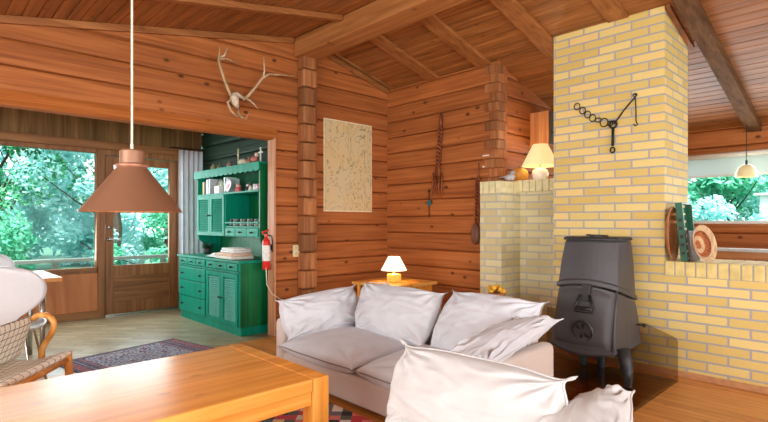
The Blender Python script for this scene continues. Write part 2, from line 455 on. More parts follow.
# opening jamb
mb = MB(); mb.box((OPX-.025, WALLY-.02, 0), (OPX, WALLY+.11, OPZ)); struct(mb.build('trim_5', M_jamb, bevel=.003))
mb = MB(); mb.box((-1.6, WALLY-.012, OPZ-.014), (OPX-.026, WALLY+.112, OPZ-.001)); mb.box((-1.6, WALLY-.012, OPZ-.0), (OPX+.02, WALLY-.001, OPZ+.1)); struct(mb.build('trim_6', wood('lintel_wood', (140,78,38), (170,99,50), (188,117,65), axis='x', rough=.95, knots=.5, spec=.02, fine=32.0), bevel=.002))

# ------------------------------------------------------------------ back wall with window and door
YB = Y1
DX0, DX1, DZ = 1.82, 2.74, 2.10
mb = MB()
mb.prism([(X0, YB, 2.22), (WDX, YB, 2.22), (WDX, YB, ceilz(WDX)), (X0, YB, ceilz(X0))], (0, .12, 0))
mb.box((DX1+.08, YB, 0), (WDX, YB+.12, 2.22))
struct(mb.build('wall_back', M_vboards))
mb = MB(); mb.box((X0, YB+.01, 0), (DX0-.08, YB+.12, .56)); struct(mb.build('wall_back_panel', M_ply))
mb = MB(); mb.box((X0, YB-.03, 2.12), (WDX, YB+.12, 2.22)); struct(mb.build('trim_7', M_framex, bevel=.006))
mb = MB(); mb.box((X0, YB-.015, 0), (DX0-.06, YB+.008, .09)); struct(mb.build('baseboard_back', M_framex, bevel=.004))
w = struct(bpy.data.objects.new('window_1', None)); COL.objects.link(w)
mb = MB()
for xa, xb in ((DX0-.095, DX0-.08), (.02, .08), (-1.42, -1.36), (X0, X0+.06)): mb.box((xa, YB-.0, .56), (xb, YB+.1, 2.12))
mb.box((X0, YB, 2.07), (DX0-.08, YB+.1, 2.12)); mb.box((X0, YB, .56), (DX0-.08, YB+.1, .63))
mb.box((DX0-.08, YB-.01, 0), (DX0, YB+.12, 2.12)); mb.box((DX1, YB-.01, 0), (DX1+.08, YB+.12, 2.12)); mb.box((DX0, YB-.01, DZ-.05), (DX1, YB+.12, 2.12))
mb.build('window_frame', M_frame, w, bevel=.004)
mb = MB(); mb.box((X0, YB-.05, .60), (DX0-.1, YB, .635)); mb.build('window_sill', M_framex, w, bevel=.004)
mb = MB()
for xa, xb in ((X0+.06, -1.42), (-1.36, .02), (.08, DX0-.095)): mb.box((xa, YB+.05, .63), (xb, YB+.056, 2.07))
mb.build('pane', M_glass, w)
d = struct(bpy.data.objects.new('door_1', None)); COL.objects.link(d)
mb = MB(); e = .1
mb.box((DX0+.01, YB+.02, .02), (DX0+.01+e, YB+.07, 2.04)); mb.box((DX1-.01-e, YB+.02, .02), (DX1-.01, YB+.07, 2.04))
mb.box((DX0+.11, YB+.02, 1.94), (DX1-.11, YB+.07, 2.04)); mb.box((DX0+.11, YB+.02, .50), (DX1-.11, YB+.07, .64)); mb.box((DX0+.11, YB+.02, .02), (DX1-.11, YB+.07, .17))
mb.build('door_frame', M_frame, d, bevel=.004)
mb = MB(); mb.box((DX0+.11, YB+.04, .17), (DX1-.11, YB+.055, .50)); mb.build('door_panel', M_framex, d)
mb = MB(); mb.box((DX0+.11, YB+.045, .64), (DX1-.11, YB+.051, 1.94)); mb.build('pane', M_glass, d)
mb = MB(); hz = .98
mb.cyl((DX0+.055, YB+.02, hz), (DX0+.055, YB-.03, hz), .012).cyl((DX0+.055, YB-.03, hz), (DX0+.17, YB-.03, hz), .008).cyl((DX0+.055, YB+.02, hz), (DX0+.055, YB+.012, hz), .026)
mb.cyl((DX0+.055, YB+.02, hz+.15), (DX0+.055, YB-.0, hz+.15), .022)
mb.build('door_handle', M_steel, d, smooth=True)
mb = MB(); mb.box((DX0, YB-.03, 0), (DX1, YB+.02, .025)); struct(mb.build('trim_8', M_steel))

# east window
w = struct(bpy.data.objects.new('window_2', None)); COL.objects.link(w)
mb = MB()
for a, b in ((WY0, WY0+.06), (WY1-.06, WY1)): mb.box((X1+.03, a, WZ0), (X1+.12, b, WZ1))
mb.box((X1+.03, WY0, WZ1-.05), (X1+.12, WY1, WZ1)); mb.box((X1+.03, WY0, WZ0), (X1+.12, WY1, WZ0+.035))
mb.build('window_frame', M_white, w, bevel=.004)
mb = MB(); mb.box((X1+.07, WY0+.06, WZ0+.035), (X1+.076, WY1-.06, WZ1-.05)); mb.build('pane', M_glass, w)
mb = MB(); mb.box((X1-.03, WY0-.02, WZ0-.03), (X1+.03, WY1+.02, WZ0)); mb.build('window_sill', M_framey, w, bevel=.004)
t = thing('roller_blind', 'white roller blind pulled a little way down over the east window', 'blind', (X1, 1.0, WZ1))
mb = MB(); mb.cyl((X1-.035, WY0+.02, WZ1-.02), (X1-.035, WY1-.02, WZ1-.02), .03, n=16); mb.build('roller', M_white, t, smooth=True)
mb = MB(); mb.box((X1-.008, WY0+.03, WZ1-.24), (X1-.005, WY1-.03, WZ1-.02)); mb_m, mb_nt, mb_bs = newmat('blind_cloth'); mb_bs.inputs['Base Color'].default_value = srgb(236,240,240); mb_bs.inputs['Roughness'].default_value = .8
tl = N(mb_nt, 'ShaderNodeBsdfTranslucent'); tl.inputs[0].default_value = srgb(240,246,248); mx = N(mb_nt, 'ShaderNodeMixShader'); mx.inputs[0].default_value = .6
L(mb_nt, mb_bs.outputs[0], mx.inputs[1]); L(mb_nt, tl.outputs[0], mx.inputs[2]); L(mb_nt, mx.outputs[0], mb_nt.nodes['Material Output'].inputs[0])
mb.build('blind_fabric', mb_m, t)
mb = MB(); mb.box((X1-.012, WY0+.03, WZ1-.26), (X1-.002, WY1-.03, WZ1-.24)); mb.build('hem_bar', M_white, t)

# windows added in the unseen walls to light the room
for nm, isw, (a0, a1, z0, z1) in (('window_added_west', True, SW), ('window_added_south', False, SS)):
    w = struct(bpy.data.objects.new(nm, None)); COL.objects.link(w)
    mb = MB(); n = 3
    def bx(a, b, c, d_, t=.06):
        if isw: mb.box((X0-.12, a, c), (X0-.04, b, d_))
        else: mb.box((a, Y0-.12, c), (b, Y0-.04, d_))
    for i in range(n+1):
        p = a0 + (a1-a0-.06)*i/n; bx(p, p+.06, z0, z1)
    bx(a0, a1, z0, z0+.06); bx(a0, a1, z1-.06, z1)
    mb.build('window_frame', M_frame, w)
    mb = MB()
    if isw: mb.box((X0-.085, a0, z0), (X0-.08, a1, z1))
    else: mb.box((a0, Y0-.085, z0), (a1, Y0-.08, z1))
    mb.build('pane', M_glass, w)

# ------------------------------------------------------------------ chimney, bench, pier, niche (masonry)
CX = 4.35
mb = MB(); mb.prism([(CX, 1.33, 0), (4.96, 1.33, 0), (4.96, 1.33, ceilz(4.96)-.002), (CX, 1.33, ceilz(CX)-.002)], (0, .94, 0)); struct(mb.build('wall_chimney', M_brick))
mb = MB(); mb.box((CX+.001, -2.59, 0), (4.88, 1.329, .775)); struct(mb.build('wall_bench', M_brick))
mb = MB(); mb.box((CX-.02, -2.59, 0), (CX, 2.27, .045)); struct(mb.build('baseboard_brick', M_brickred, bevel=.004))
# rowlock course: every brick on edge modelled
mb = MB(); y = 1.325; k = 0
while y > -2.5:
    mb.box((CX-.012, y-.064, .779), (CX+.22, y-.002, .892)); mb.box((CX+.228, y-.064, .779), (4.875, y-.002, .892)); y -= .0715; k += 1
struct(mb.build('trim_9', plain((224,202,132), .75, noise_amt=.16, nscale=14, bmp=.2), bevel=.004))
mb = MB(); mb.box((CX-.004, -2.59, .775), (4.872, 1.328, .888)); struct(mb.build('trim_10', plain((178,176,178), .8)))
# pale pier and niche
def masonry(nm, a, b, z1):
    mb = MB(); mb.box((a[0], a[1], 0), (b[0], b[1], z1-.12)); struct(mb.build(nm, M_brickpale))
    mb = MB(); y = a[1]
    while y < b[1]-.01:
        mb.box((a[0]-.006, y+.003, z1-.118), (min(a[0]+.22, b[0]), min(y+.066, b[1]), z1)); y += .0715
    x = a[0] + .225
    while x < b[0]-.01:
        mb.box((x+.003, a[1]-.006, z1-.118), (min(x+.066, b[0]), b[1], z1)); x += .0715
    struct(mb.build('trim_cap', plain((232,222,176), .75, noise_amt=.14, nscale=14, bmp=.2), bevel=.004))
masonry('wall_pier', (4.20, 2.737), (4.43, 2.987), 1.605)
masonry('wall_pier_side', (4.431, 2.737), (4.539, WCY-.05), 1.605)
masonry('wall_niche', (4.54, 2.275), (5.3, WCY-.05), 1.625)

# ------------------------------------------------------------------ outdoors
mb = MB(); mb.box((-30, Y1+.14, -.35), (40, 60, -.3)); mb.box((X1+.2, -20, -.35), (40, Y1+.14, -.3)); mb.box((-30,-20,-.35),(X0-.2,Y1+.14,-.3)); mb.box((X0-.2,-20,-.35),(X1+.2,Y0-.2,-.3))
struct(mb.build('ground', plain((60,112,92), .9, noise_amt=.4, nscale=2)))
mb = MB(); mb.box((-6, Y1+.15, -.1), (6.5, 8.9, -.03)); struct(mb.build('deck', plain((150,150,140), .8)))
t = thing('deck_railing', 'pale grey timber railing along the deck beyond the window and door', 'railing', (0, 8.7, 0))
M_rail = wood('rail_wood', (150,170,160), (178,196,186), (198,214,206), axis='x', rough=.7, knots=.1)
mb = MB(); mb.box((-5, 8.62, .60), (6.2, 8.78, .65)); mb.build('top_rail', M_rail, t, bevel=.004)
for x in (-3.1, -1.5, .1, 1.55, 3.1, 4.7):
    mb = MB(); mb.box((x, 8.67, -.03), (x+.08, 8.73, .60)); mb.build('post', M_rail, t)
mb = MB(); mb.box((-5, 8.675, .36), (6.2, 8.70, .46)); mb.box((-5, 8.675, .10), (6.2, 8.70, .20)); mb.build('slats', M_rail, t)

def leafmat(nm, a, b, c):
    m, nt, bs = newmat(nm)
    oi = N(nt, 'ShaderNodeTexCoord'); wn = N(nt, 'ShaderNodeTexNoise', i_Scale=3.5, i_Detail=3.0); L(nt, oi.outputs['Object'], wn.inputs[0])
    L(nt, ramp(nt, wn.outputs[0], [(.3, srgb(*a)), (.5, srgb(*b)), (.7, srgb(*c))]), bs.inputs['Base Color'])
    bs.inputs['Roughness'].default_value = .6
    tl = N(nt, 'ShaderNodeBsdfTranslucent'); tl.inputs[0].default_value = srgb(*b)
    mx = N(nt, 'ShaderNodeMixShader'); mx.inputs[0].default_value = .35
    L(nt, bs.outputs[0], mx.inputs[1]); L(nt, tl.outputs[0], mx.inputs[2]); L(nt, mx.outputs[0], nt.nodes['Material Output'].inputs[0])
    return m
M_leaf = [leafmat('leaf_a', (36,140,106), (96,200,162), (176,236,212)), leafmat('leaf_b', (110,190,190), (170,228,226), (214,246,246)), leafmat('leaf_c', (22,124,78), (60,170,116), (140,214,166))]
M_bark = plain((74,66,56), .9, noise_amt=.3, bmp=.4)
def tree(loc, h, r, n, mi, label, z0=.6, leaf=.055, name='tree', clumps=26, stems=1):
    t = thing(name, label, 'tree', loc, group=None)
    R = random.Random(int(loc[0]*31+loc[1]*17+n)); n = int(n*1.7)
    mb = MB(); L0 = V(loc)
    top = L0 + V((R.uniform(-.3,.3), R.uniform(-.3,.3), h*.85))
    mb.tube([L0, L0.lerp(top, .3)+V((.08,0,0)), L0.lerp(top, .6)-V((.1,0,0)), top], [.10, .08, .05, .02], n=8)
    cl = []
    for i in range(clumps):
        a = R.uniform(0, 2*PI); zz = R.uniform(z0, h); k = math.sin(PI*min(1, max(.12, (zz-z0)/(h-z0)*.85+.1)))
        rr = r*k*math.sqrt(R.random())
        cl.append((L0 + V((rr*math.cos(a), rr*math.sin(a), zz)), R.uniform(.25, .55)*r*.55))
    for c, cr in cl[:14]:
        s = L0.lerp(top, min(.95, max(.1, (c.z-L0.z)/h*.7)))
        mb.tube([s, s.lerp(c, .5)+V((0,0,-.05)), c], [.028, .016, .006], n=5)
    mb.build('trunk', M_bark, t)
    bm = bmesh.new()
    for i in range(n):
        c, cr = cl[R.randrange(len(cl))]
        q = V((R.gauss(0,1), R.gauss(0,1), R.gauss(0,.8))); q = q.normalized() * cr * R.random()**.4
        p = c + q - L0
        a = V((R.gauss(0,1), R.gauss(0,1), R.gauss(0,1))).normalized(); b = a.orthogonal().normalized()
        s = leaf * R.uniform(.6, 1.4)
        vs = [bm.verts.new(p + a*s), bm.verts.new(p + b*s*.5), bm.verts.new(p - a*s), bm.verts.new(p - b*s*.5)]
        bm.faces.new(vs)
    me = bpy.data.meshes.new('foliage'); bm.to_mesh(me); bm.free(); me.materials.append(M_leaf[mi])
    o = bpy.data.objects.new('foliage', me); COL.objects.link(o); o.parent = t
    o['kind'] = 'stuff'

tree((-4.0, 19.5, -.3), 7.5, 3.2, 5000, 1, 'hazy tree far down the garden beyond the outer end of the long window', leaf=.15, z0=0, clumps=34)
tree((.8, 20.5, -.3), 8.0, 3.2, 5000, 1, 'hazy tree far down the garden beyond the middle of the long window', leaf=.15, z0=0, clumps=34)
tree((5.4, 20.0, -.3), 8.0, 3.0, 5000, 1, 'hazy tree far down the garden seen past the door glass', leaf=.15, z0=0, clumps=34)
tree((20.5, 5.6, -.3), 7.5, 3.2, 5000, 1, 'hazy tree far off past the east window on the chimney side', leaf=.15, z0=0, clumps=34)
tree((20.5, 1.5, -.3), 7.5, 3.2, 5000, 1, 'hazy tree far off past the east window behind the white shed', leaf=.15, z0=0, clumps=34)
tree((-.6, 11.2, -.3), 5.2, 2.2, 6500, 0, 'leafy tree filling the far end of the long window')
tree((1.2, 12.2, -.3), 5.6, 2.0, 6000, 2, 'bushy deep green tree seen through the middle of the long window')
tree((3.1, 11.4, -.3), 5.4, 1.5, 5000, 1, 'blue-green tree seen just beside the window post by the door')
tree((5.2, 12.0, -.3), 5.2, 1.9, 6000, 0, 'green tree seen through the glass of the door')
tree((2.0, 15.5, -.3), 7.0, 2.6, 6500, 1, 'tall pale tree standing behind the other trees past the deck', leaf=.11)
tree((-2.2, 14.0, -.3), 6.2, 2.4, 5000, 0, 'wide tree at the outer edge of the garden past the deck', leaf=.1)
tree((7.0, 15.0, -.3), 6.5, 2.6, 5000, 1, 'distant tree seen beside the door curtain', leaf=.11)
tree((.4, 10.2, -.3), 2.0, 1.4, 3500, 0, 'low shrub growing just past the deck railing in the long window', z0=.1, name='shrub', clumps=16)
tree((3.9, 10.3, -.3), 2.0, 1.5, 3500, 0, 'low shrub growing past the railing below the door glass', z0=.1, name='shrub', clumps=16)
tree((12.2, 4.6, -.3), 4.6, 1.8, 4200, 1, 'pale blue-green tree at the chimney end of the east window')
tree((14.8, 3.0, -.3), 5.2, 1.8, 4200, 1, 'dense blue-green tree in the middle of the east window')
tree((15.5, 3.4, -.3), 6.0, 2.4, 6000, 0, 'tall tree standing behind the others past the east window', leaf=.11)
tree((11.2, 3.3, -.3), 2.15, 1.3, 4500, 1, 'low shrub under the trees past the east window', z0=.1, name='shrub', clumps=16)
tree((11.0, 1.2, -.3), 1.75, 1.2, 3500, 1, 'low shrub in front of the white shed past the east window', z0=.1, name='shrub', clumps=16)
t = thing('garden_shed', 'small white garden shed among the trees past the east window', 'shed', (12.4, 1.0, -.3))
mb = MB(); mb.box((12.0, -.2, -.3), (13.4, 1.98, 1.72)); mb.build('shed_wall', M_white, t)
mb = MB(); mb.prism([(11.9, -.3, 1.72), (13.5, -.3, 1.72), (13.5, -.3, 1.80), (11.9, -.3, 1.76)], (0, 2.36, 0)); mb.build('roof', plain((210,214,214), .7), t)

# ------------------------------------------------------------------ coffee table and rugs
t = thing('coffee_table', 'large honey-coloured pine coffee table in front of the sofa, under the copper pendant', 'table', (.65, 2.3, 0))
TX0, TX1, TY0, TY1, TZ = -.12, 1.44, 1.88, 2.73, .48
mb = MB(); mb.box((TX0, TY0, TZ-.06), (TX1-.092, TY1, TZ)); mb.box((TX1-.09, TY0+.092, TZ-.06), (TX1, TY1-.092, TZ)); mb.build('table_top', M_table, t, bevel=.006)
mb = MB()
mb.box((TX0+.06, TY0+.014, TZ-.125), (TX1-.092, TY0+.05, TZ-.061)); mb.box((TX0+.06, TY1-.05, TZ-.125), (TX1-.092, TY1-.014, TZ-.061)); mb.box((TX1-.05, TY0+.092, TZ-.125), (TX1-.014, TY1-.092, TZ-.061))
mb.build('apron', M_table, t, bevel=.003)
for xa in (TX0+.0, TX1-.09):
    for ya in (TY0, TY1-.09):
        z1 = TZ if xa > 1 else TZ-.061
        mb = MB(); mb.box((xa, ya, .012), (xa+.09, ya+.09, z1)); mb.build('leg', M_tableleg, t, bevel=.006)

def kilim():
    m, nt, bs = newmat('kilim')
    tc = N(nt, 'ShaderNodeTexCoord'); mp = N(nt, 'ShaderNodeMapping'); L(nt, tc.outputs['Object'], mp.inputs[0])
    mp.inputs['Rotation'].default_value = (0,0,PI/4); mp.inputs['Scale'].default_value = (15,15,1)
    fl = N(nt, 'ShaderNodeVectorMath', operation='FLOOR'); L(nt, mp.outputs[0], fl.inputs[0])
    wn = N(nt, 'ShaderNodeTexWhiteNoise', noise_dimensions='2D'); L(nt, fl.outputs[0], wn.inputs[0])
    c = ramp(nt, wn.outputs['Value'], [(0, srgb(46,40,48)), (.20, srgb(196,60,70)), (.42, srgb(226,212,198)), (.56, srgb(112,104,112)), (.68, srgb(222,124,116)), (.84, srgb(90,96,84)), (.92, srgb(226,184,130))], True)
    L(nt, c, bs.inputs['Base Color']); bs.inputs['Roughness'].default_value = .95
    nz = N(nt, 'ShaderNodeTexNoise', i_Scale=220.0); L(nt, tc.outputs['Object'], nz.inputs[0]); bump(nt, bs, nz.outputs[0], .4, .004); return m
mb = MB(); mb.box((-.6, 1.0, 0), (2.02, 3.0, .01)); tag(mb.build('kilim_rug', kilim(), bevel=.003), 'flat-woven rug with a red, black and cream diamond pattern under the coffee table', 'rug')
def persian():
    m, nt, bs = newmat('persian')
    tc = N(nt, 'ShaderNodeTexCoord'); sp = N(nt, 'ShaderNodeSeparateXYZ'); L(nt, tc.outputs['Object'], sp.inputs[0])
    ex = math_(nt, 'SUBTRACT', .55, math_(nt, 'ABSOLUTE', sp.outputs[0])); ey = math_(nt, 'SUBTRACT', .42, math_(nt, 'ABSOLUTE', sp.outputs[1]))
    nz = N(nt, 'ShaderNodeTexVoronoi', i_Scale=24.0); L(nt, tc.outputs['Object'], nz.inputs[0])
    field = ramp(nt, nz.outputs['Distance'], [(0, srgb(50,62,104)), (.35, srgb(96,112,150)), (.5, srgb(196,190,192)), (.7, srgb(112,84,108))])
    ends = ramp(nt, ex, [(0, srgb(34,34,62)), (.02, srgb(150,64,70)), (.09, srgb(40,44,84)), (.115, srgb(190,150,150)), (.125, srgb(36,42,82)), (.165, srgb(170,84,86)), (.185, srgb(40,44,84)), (.2, srgb(0,0,0))], True)
    isend = math_(nt, 'LESS_THAN', ex, .2)
    c = mixc(nt, isend, field, mixc(nt, .25, ends, field))
    side = ramp(nt, ey, [(0, srgb(34,34,60)), (.022, srgb(168,120,130)), (.034, srgb(40,44,84))], True)
    c = mixc(nt, math_(nt, 'LESS_THAN', ey, .055), c, side)
    L(nt, c, bs.inputs['Base Color']); bs.inputs['Roughness'].default_value = .95; return m
o = MB().box((-.55, -.42, 0), (.55, .42, .012)).build('oriental_rug', persian(), bevel=.003)
o.location = (1.52, 4.66, 0.0); o.rotation_euler = (0, 0, .2)
tag(o, 'small blue and red oriental rug with striped ends on the back room floor', 'rug')

# ------------------------------------------------------------------ cushions
def pillow(name, c, thick, mat, parent, ear=.10, seed=0, crease=.012, n=44, pipe=True, sag=0, pw=.42):
    """c = four corners (a,b,c,d) in ring order; a soft cushion with pulled-out corner ears"""
    a, b, cc, d_ = [V(p) for p in c]
    nrm = ((b-a)+(cc-d_)).cross((d_-a)+(cc-b)).normalized()
    L0 = parent.matrix_basis.translation
    def mid(s, t):
        inw = lambda q: ear*(.30*(1-q*q) + .75*4*abs(q)**4*(1-abs(q)**4)); s2 = s*(1 - inw(t)*abs(s)**1.5); t2 = t*(1 - inw(s)*abs(t)**1.5)
        u, v = (s2+1)/2, (t2+1)/2
        return a.lerp(b, u).lerp(d_.lerp(cc, u), v)
    bm = bmesh.new(); grids = []
    sizes = ((b-a).length, (d_-a).length)
    for side in (1, -1):
        g = []
        for i in range(n+1):
            row = []
            for j in range(n+1):
                s = -1+2*i/n; t = -1+2*j/n
                s = math.sin(s*PI/2)*.45 + s*.55; t = math.sin(t*PI/2)*.45 + t*.55
                e = max(0, (1-s*s)*(1-t*t)); th = thick/2*e**pw
                p = mid(s, t)
                q = V((s*1.6*sizes[0]/.7, t*1.6*sizes[1]/.5, seed*3.1 + side))
                edge = max(abs(s), abs(t))
                w_ = noise.noise(q*1.3)*1.4 + noise.noise(q*3.1)*.6
                # creases radiating from corners and edge
                ang = math.atan2(t, s)
                corner = min(1, max(0, (abs(s)*abs(t)-.12)*2.2)); ca = math.atan2(1.02-abs(t), 1.02-abs(s)); cr = math.sin(ca*15 + seed*2 + noise.noise(V((s*2, t*2, seed)))*3) * corner*1.5 + math.sin(ang*17 + seed) * max(0, edge-.6)*.8
                ridge = 1-abs(noise.noise(V((s*1.3+seed, t*2.4, 5)))*2.2)
                dsp = crease*(w_ + cr + max(0, ridge-.75)*2.5) * min(1, e*6)
                row.append(bm.verts.new(p + nrm*side*(th + dsp) - L0 - V((0,0,sag*e))) if (side == 1 or (0 < i < n and 0 < j < n)) else grids[0][i][j])
            g.append(row)
        grids.append(g)
        for i in range(n):
            for j in range(n):
                f = (g[i][j], g[i+1][j], g[i+1][j+1], g[i][j+1])
                bm.faces.new(f if side == 1 else f[::-1])
    ring = [grids[0][i][0].co.copy() for i in range(n)] + [grids[0][n][j].co.copy() for j in range(n)] + [grids[0][n-i][n].co.copy() for i in range(n)] + [grids[0][0][n-j].co.copy() for j in range(n)]
    bmesh.ops.recalc_face_normals(bm, faces=bm.faces)
    for f in bm.faces: f.smooth = True
    me = bpy.data.meshes.new(name); bm.to_mesh(me); bm.free(); me.materials.append(mat)
    o = bpy.data.objects.new(name, me); COL.objects.link(o); o.parent = parent
    m = o.modifiers.new('s', 'SUBSURF'); m.levels = 1; m.render_levels = 1
    if pipe:
        bm2 = MB(); bm2.tube(ring, .0045, n=6, closed=True)
        p = bm2.build('piping', mat if pipe == 1 else M_piping, o, smooth=True); p.location = (0,0,0)
    return o

# sofa 1: faces -X, back towards the log wall
t = thing('sofa', 'light grey two-seat sofa with loose slip-covered cushions, before the log wall', 'sofa', (2.45, 2.4, 0))
SX0, SX1, SY0, SY1 = 2.06, 2.84, 1.47, 3.38
mb = MB(); mb.box((SX0, SY0+.1, .03), (SX1-.08, SY1-.1, .215)); mb.build('base', M_slipbody, t, bevel=.03, seg=4, smooth=True)
for ya, yb in ((SY1-.1, SY1), (SY0, SY0+.1)):
    mb = MB(); mb.box((SX0-.0, ya, .03), (SX1, yb, .46 if ya > 2 else .47)); mb.build('arm_panel', M_slipbody, t, bevel=.035, seg=4, smooth=True)
mb = MB(); mb.box((SX1-.1, SY0+.1, .03), (SX1, SY1-.1, .56)); mb.build('back_panel', M_slipbody, t, bevel=.035, seg=4, smooth=True)
for xa in (SX0+.05, SX1-.12):
    for ya in (SY0+.05, SY1-.12):
        mb = MB(); mb.box((xa, ya, .01), (xa+.05, ya+.05, .032)); mb.build('foot', M_black, t)
pillow('seat_cushion', [(2.03,3.28,.26),(2.03,2.42,.26),(2.74,2.42,.29),(2.74,3.28,.29)], .20, M_slip, t, ear=.05, seed=1, pipe=2, crease=.004, pw=.3)
pillow('seat_cushion', [(2.03,2.40,.26),(2.03,1.57,.26),(2.74,1.57,.29),(2.74,2.40,.29)], .20, M_slip, t, ear=.05, seed=2, pipe=2, crease=.004, pw=.3)
pillow('arm_cushion', [(2.06,3.22,.30),(2.72,3.12,.34),(2.745,3.22,.675),(2.04,3.34,.60)], .19, M_slip, t, ear=.10, seed=3, crease=.014)
pillow('back_cushion', [(2.56,3.03,.34),(2.56,2.28,.32),(2.80,2.27,.695),(2.76,3.14,.70)], .24, M_slip, t, ear=.08, seed=4, pipe=2)
pillow('back_cushion', [(2.56,2.27,.32),(2.56,1.56,.34),(2.80,1.49,.72),(2.80,2.23,.72)], .22, M_slip, t, ear=.09, seed=5, pipe=2)
pillow('arm_cushion', [(1.93,1.62,.53),(2.72,1.68,.60),(2.80,1.40,.63),(2.02,1.42,.47)], .12, M_slip, t, ear=.10, seed=6, crease=.012)

# white slip-covered armchair in the foreground, turned towards the stove (we see its back)
t = thing('armchair', 'white slip-covered armchair in the foreground, its back turned, facing the stove', 'armchair', (1.7, 1.0, 0))
mb = MB(); mb.box((1.46, .66, .05), (2.02, 1.36, .24)); mb.build('base', M_offwhite, t, bevel=.03, seg=4, smooth=True)
mb = MB(); mb.box((1.36, .60, .04), (1.46, 1.44, .44)); mb.build('back_panel', M_offwhite, t, bevel=.035, seg=4, smooth=True)
for ya, yb in ((.56, .66), (1.36, 1.44)):
    mb = MB(); mb.box((1.46, ya, .04), (2.02, yb, .41)); mb.build('arm_panel', M_offwhite, t, bevel=.03, seg=4, smooth=True)
for xa in (1.4, 1.93):
    for ya in (.62, 1.34):
        mb = MB(); mb.box((xa, ya, 0.0105), (xa+.05, ya+.05, .06)); mb.build('foot', M_black, t)
pillow('seat_cushion', [(1.48,1.35,.31),(1.48,.67,.31),(2.02,.67,.31),(2.02,1.35,.31)], .16, M_offwhite, t, ear=.05, seed=11, pipe=1, pw=.3)
pillow('back_cushion', [(1.42,1.50,.34),(1.46,.74,.34),(1.565,.735,.70),(1.475,1.445,.715)], .22, M_offwhite, t, ear=.13, seed=12, crease=.013, pw=.42)
pillow('arm_cushion', [(1.38,.84,.50),(1.80,.84,.50),(1.855,.665,.605),(1.36,.50,.56)], .17, M_offwhite, t, ear=.12, seed=13, crease=.012)

# ------------------------------------------------------------------ stove
t = thing('wood_stove', 'dark cast-iron wood-burning stove with tapered body standing before the brick chimney', 'stove', (3.9, 1.66, 0))
def section(z, grow=0.0, n=10):
    """closed outline at height z (list of xy), front towards -X, bowed front"""
    k = (z-.2)/.87
    xf = 3.64+.15*k; xb = 4.18-.13*k; y0 = 1.435+.035*k; y1 = 1.925-.05*max(0,k)**1.6
    xf -= grow; xb += grow*.3; y0 -= grow; y1 += grow
    pts = []; yc = (y0+y1)/2; hw = (y1-y0)/2
    for i in range(n+1):
        s = -1+2*i/n; pts.append((xf - .035*(1-s*s), yc + hw*s))
    pts += [(xf+.03+(xb-xf-.05)*i/5, y1+ .012*math.sin(PI*i/5)) for i in range(1, 6)]
    pts += [(xb, y1-.04), (xb, yc), (xb, y0+.04)]
    pts += [(xf+.03+(xb-xf-.05)*(5-i)/5, y0-.012*math.sin(PI*i/5)) for i in range(0, 5)]
    return pts, xf, xb, yc, hw
def loft(levels, name, mat, bevel=0, cap=True, droop=None):
    mb = MB(); rings = []
    for z, g in levels:
        pts, xf, xb, yc, hw = section(z, g)
        ring = []
        for x, y in pts:
            zz = z
            if droop: zz += droop(z, (x-xf)/(xb-xf), (y-yc)/hw)
            ring.append(mb.bm.verts.new((x, y, zz)))
        rings.append(ring)
    m = len(rings[0])
    for A, B in zip(rings[:-1], rings[1:]):
        for i in range(m):
            j = (i+1) % m; mb.bm.faces.new((A[i], A[j], B[j], B[i]))
    mb.bm.faces.new(rings[0][::-1]); mb.bm.faces.new(rings[-1])
    return mb.build(name, mat, t, bevel=.004)
dr = lambda z, fx, fy: (-.035*fy*fy - .11*max(0, fx-.05)) if .55 < z < .8 else (-.03*(1-fy*fy)*(1-fx) if z < .33 else 0)
loft([(.235, -.03), (.247, 0), (.262, .007), (.285, .0), (.45, 0), (.718, 0)], 'firebox', M_iron, droop=dr)
loft([(.728, .0), (.733, .016), (.763, .016), (.773, .006), (.9, .004), (1.045, .0), (1.06, -.006)], 'hood', M_iron, droop=dr)
loft([(1.0601, .012), (1.078, .012), (1.086, 0)], 'top_plate', M_irond)
mb = MB(); mb.cyl((3.86, 1.66, 1.08), (3.86, 1.66, 1.10), .05, .045).cyl((3.86,1.57,1.094),(3.86,1.74,1.10),.006); mb.build('lid', M_irond, t)
def front(y, z, out=.0):       # a point on the bowed front
    _, xf, xb, yc, hw = section(z); s = (y-yc)/hw
    return V((xf - .035*(1-s*s) - out, y, z))
# door leaf: slightly proud panel with a raised rim
def panel(y0, y1, z0, z1, o0, name, mat, rim=None, n=16):
    mb = MB()
    zt = lambda y: z1 - .045*((y-(y0+y1)/2)/((y1-y0)/2))**4 - .012*((y-(y0+y1)/2)/((y1-y0)/2))**2
    def f(u, v):
        y = y0+(y1-y0)*u; z = z0 + (zt(y)-z0)*v
        e = min(u, 1-u, v, 1-v); out = o0*min(1, e*12) - .001
        return front(y, z, out)
    mb.grid(f, n*2, n); return mb.build(name, mat, t, smooth=True)
door = panel(1.475, 1.90, .285, .70, .014, 'stove_door', M_iron)
mb = MB(); yy = 1.655
mb.prism([front(yy-.035, .738, .028), front(yy+.035, .738, .028), front(yy+.026, .61, .040), front(yy-.026, .61, .040)], (.03, 0, 0))
mb.build('latch_tongue', M_irond, t, bevel=.005)
mb = MB(); ring = [front(yy-.032, .66, .042), front(yy-.06, .58, .048), front(yy-.06, .54, .05), front(yy+.06, .54, .05), front(yy+.06, .58, .048), front(yy+.032, .66, .042)]
mb.tube(ring, .011, n=8); mb.box(tuple(front(yy, .558, .05)-V((.006,.06,.014))), tuple(front(yy, .558, .05)+V((.02,.06,.014)))); mb.build('handle', M_black, t, smooth=True)
mb = MB(); c = front(1.66, .395, .022)
ax = V((-1, 0, -.17)).normalized(); u_ = V((0,1,0)); v_ = ax.cross(u_)
mb.cyl(c+ax*-.012, c+ax*.006, .082, .079, n=32); rosette = mb.build('air_vent', M_iron, t, bevel=.003)
mb = MB()
